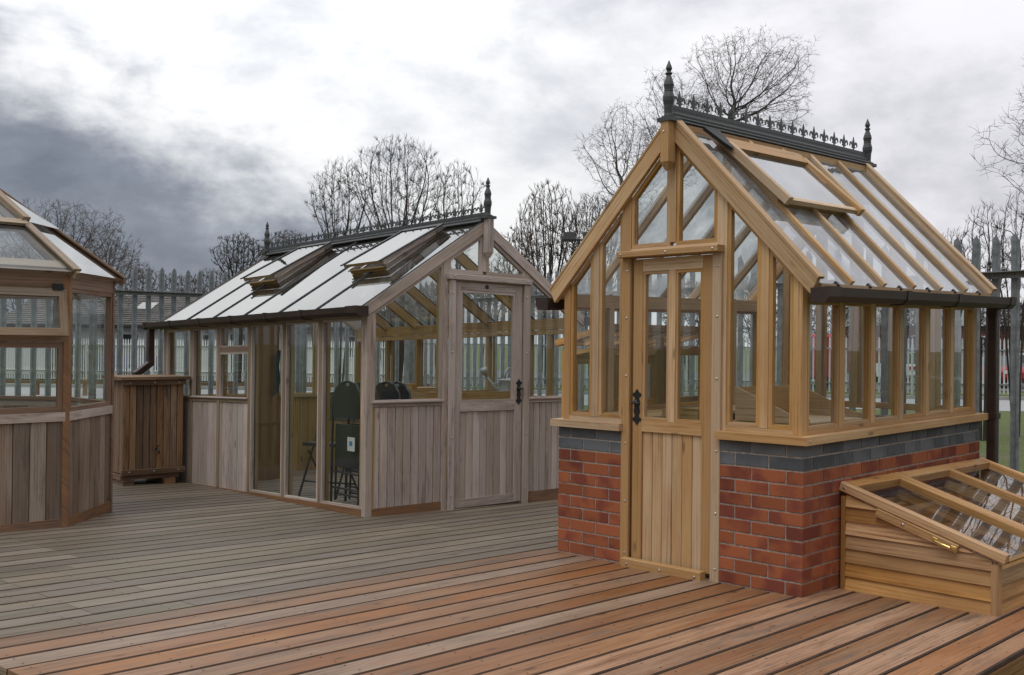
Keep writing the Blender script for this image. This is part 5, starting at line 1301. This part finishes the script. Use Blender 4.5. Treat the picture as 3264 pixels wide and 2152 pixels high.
def bare_tree(name, label, px, ytop, ybot, D, hw, style, seed, npts=900, mat='twig', base_px=None, rtip=None, stems=7, group='bare trees beyond the steel fences', twigs=4, trunk_px=None, rmax=None, curve=None):
    npts = int(npts * {'oak': 1.7, 'round': 1.5, 'fan': 5.0, 'bush': 4.0}[style]); g = np.random.default_rng(seed); T = at_depth(px, ytop, D); Bz = at_depth(px, ybot, D).z; half = hw * D / 3358.6
    bx = (at_depth(base_px, ybot, D).x if base_px is not None else T.x)
    root = thing(name, label, 'tree' if name != 'shrub' else 'shrub', (bx, D, GZ), 0, group)
    cx = T.x - bx; zt = T.z - GZ; zb = max(.15, Bz - GZ); cz = (zt + zb) / 2; rz = (zt - zb) / 2
    q = g.normal(size=(npts * 5, 3)); q /= np.linalg.norm(q, axis=1)[:, None]; r_ = g.random(len(q)) ** (1 / 3.4)
    q = q * r_[:, None]
    lump = 1 + .34 * np.sin(q[:, 0] * 5 + seed) * np.cos(q[:, 2] * 6 + seed * 2) + .12 * np.sin(q[:, 1] * 7 + seed)
    if style in ('oak', 'round'):
        P = np.stack([q[:, 0] * half * lump + cx, q[:, 1] * half * .85 * lump, q[:, 2] * rz * (lump if style == 'oak' else 1) + cz], 1)
        keep = P[:, 2] < zt; P = P[keep][:npts]
    else:
        u = g.random(npts * 3); h = u ** .62; w = (.16 + .84 * np.minimum(1, h / .62)) * np.sqrt(np.maximum(0.02, 1 - np.maximum(0, (h - .60) / .40) ** 2 * .92))
        a = g.random(len(u)) * 2 * np.pi; rr = np.sqrt(g.random(len(u))) * w * half * (1 + .16 * np.sin(a * 3 + seed) + .10 * np.sin(h * 9 + a * 2))
        P = np.stack([np.cos(a) * rr + cx, np.sin(a) * rr * .9, zb + h * (zt - zb) * (1 - .10 * g.random(len(u)))], 1)[:npts]
    H = zt; step = (rz * 2 if style in ('oak', 'round') else zt - zb) / (32 if style in ('oak', 'round') else 38)
    nodes, par = [], []
    if style in ('oak', 'round'):
        n0 = max(3, int((zb + rz * .5) / step)); tx = cx if trunk_px is None else at_depth(trunk_px, ybot, D).x - bx
        for i in range(n0 + 1):
            t = i / n0; nodes.append((tx * t + .02 * math.sin(i * 1.3), .02 * math.cos(i * 1.7), (zb + rz * .35) * t)); par.append(i - 1)
        up, noise = (.05, .13) if style == 'oak' else (.10, .11)
    else:
        for s_ in range(stems):
            a = 2 * math.pi * (s_ + g.random() * .6) / stems; sp = g.uniform(.15, .9); n0 = max(3, int((zb + (zt - zb) * .30) / step)); w0 = half * .42 * sp
            for i in range(n0 + 1):
                t = i / n0; nodes.append((.06 * math.cos(a) + (cx + math.cos(a) * w0) * t ** 1.1, .06 * math.sin(a) + math.sin(a) * w0 * t ** 1.1, (zb + (zt - zb) * .30) * t)); par.append(len(nodes) - 2 if i else -1)
        up, noise = (.20, .07) if style == 'fan' else (.15, .10)
    rt = rtip or D * .000105
    if P is not None:
        nd, par = colonize(g, P, nodes, par, step, step * 1.25, step * 9, 110, up, noise, .55 if style == 'oak' else .8, -2.0 if style in ('oak', 'round') else .30)
        n = len(nd); ch = [[] for _ in range(n)]
        for i, p_ in enumerate(par):
            if p_ >= 0: ch[p_].append(i)
        rt = rtip or D * .000105; ex = 1.95; rad = [0.0] * n; cnt = [0] * n
        for i in range(n - 1, -1, -1):
            rad[i] = rt if not ch[i] else sum(rad[c] ** ex for c in ch[i]) ** (1 / ex); cnt[i] = 1 + sum(cnt[c] for c in ch[i])
        if rmax:
            k = rmax / max(rad); rad = [max(rt, r * (k if r > rt * 2.5 else 1)) if k < 1 else r * (1 + (k - 1) * min(1, (r - rt) / (max(rad) - rt + 1e-9))) for r in rad]
        chains = []
        starts = [i for i in range(n) if par[i] < 0]; stack = [(s_, None) for s_ in starts]
        while stack:
            i, p_ = stack.pop(); c = [p_] if p_ is not None else []
            while True:
                c.append(i)
                if not ch[i]: break
                o = sorted(ch[i], key=lambda k: -cnt[k])
                for k in o[1:]: stack.append((k, i))
                i = o[0]
            if len(c) > 1: chains.append(([nd[k] for k in c], [rad[k] for k in c]) if p_ is None else ([nd[k] for k in c], [min(rad[p_], rad[c[1]] * 1.1)] + [rad[k] for k in c[1:]]))
        tw = []
        for i in range(n):
            if rad[i] < rt * 3.2 and par[i] >= 0:
                d0 = nd[i] - nd[par[i]]; d0 /= np.linalg.norm(d0) + 1e-9
                for _ in range(twigs if not ch[i] else (1 if g.random() < .75 else 0)):
                    d = d0 * .7 + g.normal(0, .5 if style in ('oak', 'round') else .26, 3); d[2] += .35 if style != 'oak' else .08; d /= np.linalg.norm(d)
                    l = step * g.uniform(.8, 2.0); m_ = nd[i] + d * l * .5 + g.normal(0, .06 * l, 3); tw.append(([nd[i], m_, m_ + (d + g.normal(0, .25, 3)) * l * .5], [rt * .95, rt * .85, rt * .6]))
    parts = [([], []), ([], [])]; thr = max(rad) * .36
    for pts, rs in chains + tw:
        big = rs[0] > thr; vs, fs = parts[0 if big else 1]; m = 6 if big else 3; o = len(vs); k = len(pts)
        for i in range(k):
            t = np.array(pts[min(i + 1, k - 1)]) - np.array(pts[max(0, i - 1)]); t = Vector(t).normalized(); e1 = t.cross(Vector((.31, .87, .38))).normalized(); e2 = t.cross(e1)
            p = Vector(pts[i])
            for j in range(m): a = 2 * math.pi * j / m; vs.append(p + (e1 * math.cos(a) + e2 * math.sin(a)) * rs[i])
        for i in range(k - 1):
            for j in range(m): fs.append((o + i * m + j, o + i * m + (j + 1) % m, o + (i + 1) * m + (j + 1) % m, o + (i + 1) * m + j))
    for (vs, fs), nm in zip(parts, ('trunk', 'crown')):
        if not vs: continue
        me = bpy.data.meshes.new(nm); me.from_pydata([tuple(v) for v in vs], [], fs); me.materials.append(M['bark' if nm == 'trunk' and style == 'oak' else mat])
        o = bpy.data.objects.new(nm, me); COL.objects.link(o); o.parent = root
    return root
bare_tree('bare_tree', 'large spreading bare tree with a leaning pale trunk above the brick greenhouse ridge', 2395, 108, 430, 36, 182, 'oak', 5, 2300, base_px=2270, trunk_px=2330, rmax=.15)
bare_tree('bare_tree', 'bare twiggy tree left of the brick greenhouse gable, lower than the spreading tree', 1995, 340, 700, 31, 125, 'oak', 12, 1500, base_px=2080, rmax=.10)
bare_tree('bare_tree', 'fine bare tree behind the tall front finial of the brick greenhouse', 2170, 230, 560, 40, 130, 'oak', 23, 1700, rmax=.10)
bare_tree('bare_tree', 'upright many-stemmed bare tree above the middle of the weathered greenhouse ridge', 1275, 440, 900, 30, 150, 'fan', 3, 900, stems=9, rmax=.045)
bare_tree('bare_tree', 'slender bare tree leaning left above the weathered greenhouse ridge', 1090, 510, 900, 31, 110, 'fan', 8, 520, stems=6, rmax=.035)
bare_tree('bare_tree', 'thin bare tree directly behind the front finial of the weathered greenhouse', 1455, 515, 900, 32, 85, 'fan', 14, 480, stems=5, rmax=.035)
bare_tree('bare_tree', 'short bare tree beside the rear finial of the weathered greenhouse', 765, 745, 950, 42, 85, 'fan', 17, 420, stems=7, rmax=.05)
bare_tree('bare_tree', 'faint low bare tree behind the far end of the weathered ridge cresting', 915, 735, 950, 55, 90, 'fan', 19, 380, 'twig_brown', stems=7, rmax=.05)
bare_tree('bare_tree', 'broad rounded dense bare tree rising behind the octagonal glasshouse roof', 185, 640, 960, 46, 225, 'round', 4, 2300, 'twig_brown', rmax=.16)
bare_tree('bare_tree', 'smaller bare tree on the right shoulder of the broad rounded tree', 350, 720, 990, 50, 110, 'round', 31, 1000, 'twig_brown', rmax=.12)
bare_tree('shrub', 'tall dense brown bare thicket between the two finials, its left half', 1745, 590, 1060, 44, 108, 'bush', 2, 1900, 'twig_brown', stems=16, rmax=.045, rtip=.0075)
bare_tree('shrub', 'dense brown bare thicket against the left roof edge of the brick greenhouse', 1890, 630, 1060, 43, 118, 'bush', 6, 1900, 'twig_brown', stems=16, rmax=.045, rtip=.0075)
bare_tree('shrub', 'low bare bush filling the gap right of the weathered greenhouse gable', 1660, 730, 1060, 42, 78, 'bush', 9, 800, 'twig_brown', stems=10, rmax=.03, rtip=.007)
bare_tree('bare_tree', 'large bare tree reaching in from the right edge with gnarled branches', 3500, 120, 820, 17, 285, 'oak', 44, 1100, rmax=.11, rtip=.0030)
for i, (px, yt, hw, lab) in enumerate(((3035, 735, 70, 'twiggy bare shrub just behind the lower right roof edge'), (3140, 650, 85, 'taller twiggy bare shrub behind the first pales on the right'), (3245, 610, 85, 'twiggy bare shrub at the right edge behind the last pales'))):
    bare_tree('shrub', lab, px, yt, 1150, 19 + i, hw, 'bush', 50 + i, 520, stems=9, rtip=.0028, rmax=.022)
for i, (px, yt, hw, D, lab) in enumerate(((470, 860, 100, 62, 'low bare tree right of the octagon roof above the bungalow'), (590, 880, 80, 66, 'low bare tree above the bungalow roof between grey pales'), (680, 860, 80, 60, 'low bare tree above the right end of the bungalow roof'),
        (60, 790, 100, 58, 'bare tree seen through the octagonal glasshouse roof panes'), (1010, 930, 90, 44.5, 'thin sapling thicket behind the weathered greenhouse, left of its door'), (1230, 880, 80, 45, 'thin sapling thicket behind the fence corner'), (1400, 900, 90, 44, 'sapling thicket seen through the weathered greenhouse door'), (1560, 830, 80, 45.5, 'sapling thicket right of the weathered greenhouse door'))):
    bare_tree('shrub' if D < 50 else 'bare_tree', lab, px, yt, 1080, D, hw, 'bush', 70 + i, 480, 'twig_brown', stems=8, rmax=.03)
for i, (px, yt, hw, D, lab) in enumerate(((2200, 900, 130, 46, 'dark bare hedge bush behind the brick greenhouse door'), (2420, 880, 140, 45, 'dark bare hedge bush behind the right pier window'), (2640, 920, 130, 46, 'dark bare hedge bush behind the brick greenhouse side windows'), (2860, 960, 120, 52, 'far bare hedge bush near the red brick building'), (3220, 960, 100, 50, 'far bare hedge bush by the cars at the right edge'))):
    bare_tree('shrub', lab, px, yt, 1120, D, hw, 'bush', 90 + i, 700, 'twig', stems=11, rmax=.03)
def floodlight():
    p = at_depth(1845, 765, 36); r_ = thing('floodlight_pole', 'thin pole with two dark floodlights in the brown thicket', 'lamp post', (p.x, p.y, GZ))
    h = p.z - GZ
    b = MB(); b.tube([(0, 0, 0), (0, 0, h)], .05, 8); b.box(-.4, .4, -.03, .03, h - .03, h + .03); b.build('pole', M['cap'], r_)
    for x in (-.34, .34): b = MB(); b.beam((x, -.16, h + .13), (x, .10, h + .07), .40, .26, (0, 0, 1), ch=.02); b.build('lamp_head', M['cap'], r_)
floodlight()

# ------------------------------------------------------------------ sky and light
SUN_AZ, SUN_EL = R(-150), R(62)     # azimuth from +Y towards +X: high, behind the camera on its left
def world():
    w = bpy.data.worlds.new('World'); S.world = w; w.use_nodes = True; nt = w.node_tree; nt.nodes.clear()
    out = N(nt, 'ShaderNodeOutputWorld'); tc = N(nt, 'ShaderNodeTexCoord'); nm = N(nt, 'ShaderNodeVectorMath', operation='NORMALIZE'); L(nt, tc.outputs['Generated'], nm.inputs[0])
    sp = N(nt, 'ShaderNodeSeparateXYZ'); L(nt, nm.outputs[0], sp.inputs[0])
    x, y, z = sp.outputs
    az = math_n(nt, 'MULTIPLY', math_n(nt, 'ARCTAN2', x, y), 180 / math.pi)       # degrees, + to the right
    el = math_n(nt, 'MULTIPLY', math_n(nt, 'ARCSINE', z), 180 / math.pi)
    sky = N(nt, 'ShaderNodeTexSky', sky_type='NISHITA'); sky.sun_disc = False; sky.sun_elevation = SUN_EL; sky.sun_rotation = SUN_AZ; sky.air_density = 1.0; sky.dust_density = 2.0
    bg1 = N(nt, 'ShaderNodeBackground', inp={'Strength': 0.10}); L(nt, sky.outputs[0], bg1.inputs[0])
    def field(ka, ke, detail, off, dist=0.4, rough=.55):
        # cloud cover over the whole vault: direction vector, flattened so that clouds lie in layers near the horizon
        c = N(nt, 'ShaderNodeCombineXYZ'); L(nt, math_n(nt, 'ADD', math_n(nt, 'MULTIPLY', x, ka), off), c.inputs[0]); L(nt, math_n(nt, 'MULTIPLY', y, ka), c.inputs[1]); L(nt, math_n(nt, 'MULTIPLY', z, ke), c.inputs[2])
        n = N(nt, 'ShaderNodeTexNoise', inp={'Scale': 1.0, 'Detail': detail, 'Roughness': rough, 'Distortion': dist}); L(nt, c.outputs[0], n.inputs[0]); return n.outputs[0]
    n1 = field(4.4, 8.5, 8.0, 3.1, .12, .58); n2 = field(11.0, 19.0, 8.0, 11.7, .2, .62); n3 = field(2.2, 5.0, 3.0, 21.0)
    nn = math_n(nt, 'ADD', math_n(nt, 'SUBTRACT', n1, .5), math_n(nt, 'MULTIPLY', math_n(nt, 'SUBTRACT', n2, .5), .34))
    # heavy cloud bank low on the left
    edge = math_n(nt, 'SUBTRACT', 6.0, math_n(nt, 'MULTIPLY', az, .31))
    dk = math_n(nt, 'ADD', math_n(nt, 'MULTIPLY', math_n(nt, 'SUBTRACT', edge, el), .20), math_n(nt, 'MULTIPLY', nn, 2.6))
    sm = N(nt, 'ShaderNodeMapRange', interpolation_type='SMOOTHSTEP', inp={'From Min': -.55, 'From Max': .85}); L(nt, dk, sm.inputs[0])
    side = N(nt, 'ShaderNodeMapRange', interpolation_type='SMOOTHSTEP', inp={'From Min': 5.0, 'From Max': -11.0}); L(nt, az, side.inputs[0])
    side2 = N(nt, 'ShaderNodeMapRange', interpolation_type='SMOOTHSTEP', inp={'From Min': -110.0, 'From Max': -60.0}); L(nt, az, side2.inputs[0])
    dark = math_n(nt, 'MULTIPLY', math_n(nt, 'MULTIPLY', sm.outputs[0], side.outputs[0]), side2.outputs[0])
    br = N(nt, 'ShaderNodeMapRange', interpolation_type='SMOOTHSTEP', inp={'From Min': 3.0, 'From Max': 34.0, 'To Min': 1.0, 'To Max': 1.5}); L(nt, el, br.inputs[0])
    lf = N(nt, 'ShaderNodeMapRange', interpolation_type='SMOOTHSTEP', inp={'From Min': 14.0, 'From Max': -12.0, 'To Min': .90, 'To Max': 1.08}); L(nt, az, lf.inputs[0])
    b = math_n(nt, 'MULTIPLY', br.outputs[0], lf.outputs[0])
    pat = N(nt, 'ShaderNodeMapRange', interpolation_type='SMOOTHSTEP', inp={'From Min': -.12, 'From Max': .22, 'To Min': 1.04, 'To Max': .72}); L(nt, nn, pat.inputs[0])
    b = math_n(nt, 'MULTIPLY', b, pat.outputs[0])
    rear = N(nt, 'ShaderNodeMapRange', interpolation_type='SMOOTHSTEP', inp={'From Min': -.5, 'From Max': .35, 'To Min': .60, 'To Max': 1.0}); L(nt, y, rear.inputs[0])
    b = math_n(nt, 'MULTIPLY', b, rear.outputs[0])
    lowr = N(nt, 'ShaderNodeMapRange', interpolation_type='SMOOTHSTEP', inp={'From Min': 2.0, 'From Max': 24.0, 'To Min': .30, 'To Max': 1.0}); L(nt, el, lowr.inputs[0])
    isr = N(nt, 'ShaderNodeMapRange', interpolation_type='SMOOTHSTEP', inp={'From Min': .1, 'From Max': -.3}); L(nt, y, isr.inputs[0])
    lw_ = math_n(nt, 'ADD', 1.0, math_n(nt, 'MULTIPLY', isr.outputs[0], math_n(nt, 'SUBTRACT', lowr.outputs[0], 1.0)))
    b = math_n(nt, 'MULTIPLY', b, lw_)
    base = mixc(nt, math_n(nt, 'MULTIPLY', math_n(nt, 'SUBTRACT', 1.04, pat.outputs[0]), 2.0, True), (1.0, 1.0, 1.0), (.86, .90, 1.0))
    tint = N(nt, 'ShaderNodeMapRange', inp={'From Min': 0.0, 'From Max': 20.0}); L(nt, az, tint.inputs[0])
    base = mixc(nt, math_n(nt, 'MULTIPLY', tint.outputs[0], .8), base, (.955, .94, 1.0))
    v = N(nt, 'ShaderNodeVectorMath', operation='SCALE'); L(nt, base, v.inputs[0]); L(nt, b, v.inputs['Scale'])
    dcol = ramp(nt, math_n(nt, 'ADD', math_n(nt, 'MULTIPLY', n2, .5), math_n(nt, 'MULTIPLY', n1, .5)), [(.36, (.46, .49, .55)), (.50, (.285, .312, .372)), (.64, (.20, .222, .272))])
    col = mixc(nt, dark, v.outputs[0], dcol)
    bg2 = N(nt, 'ShaderNodeBackground', inp={'Strength': 1.0}); L(nt, col, bg2.inputs[0])
    mx = N(nt, 'ShaderNodeMixShader', inp={0: .93}); L(nt, bg1.outputs[0], mx.inputs[1]); L(nt, bg2.outputs[0], mx.inputs[2]); L(nt, mx.outputs[0], out.inputs[0])
world()
sun = bpy.data.objects.new('sun', bpy.data.lights.new('sun', 'SUN')); COL.objects.link(sun)
sun.data.energy = 1.1; sun.data.angle = R(28); sun.data.color = (1.0, .985, .955)
sd = Vector((math.sin(SUN_AZ) * math.cos(SUN_EL), math.cos(SUN_AZ) * math.cos(SUN_EL), math.sin(SUN_EL)))
sun.rotation_euler = (-sd).to_track_quat('-Z', 'Y').to_euler(); sun.location = sd * 30
S.view_settings.view_transform = 'Standard'; S.view_settings.look = 'None'; S.view_settings.exposure = -0.08; S.view_settings.gamma = 1.0
S.render.engine = 'CYCLES'; c_ = S.cycles
c_.max_bounces = 12; c_.diffuse_bounces = 4; c_.glossy_bounces = 4; c_.transparent_max_bounces = 48; c_.transmission_bounces = 4
c_.use_denoising = True; c_.caustics_reflective = False; c_.caustics_refractive = False; c_.sample_clamp_indirect = 4.0
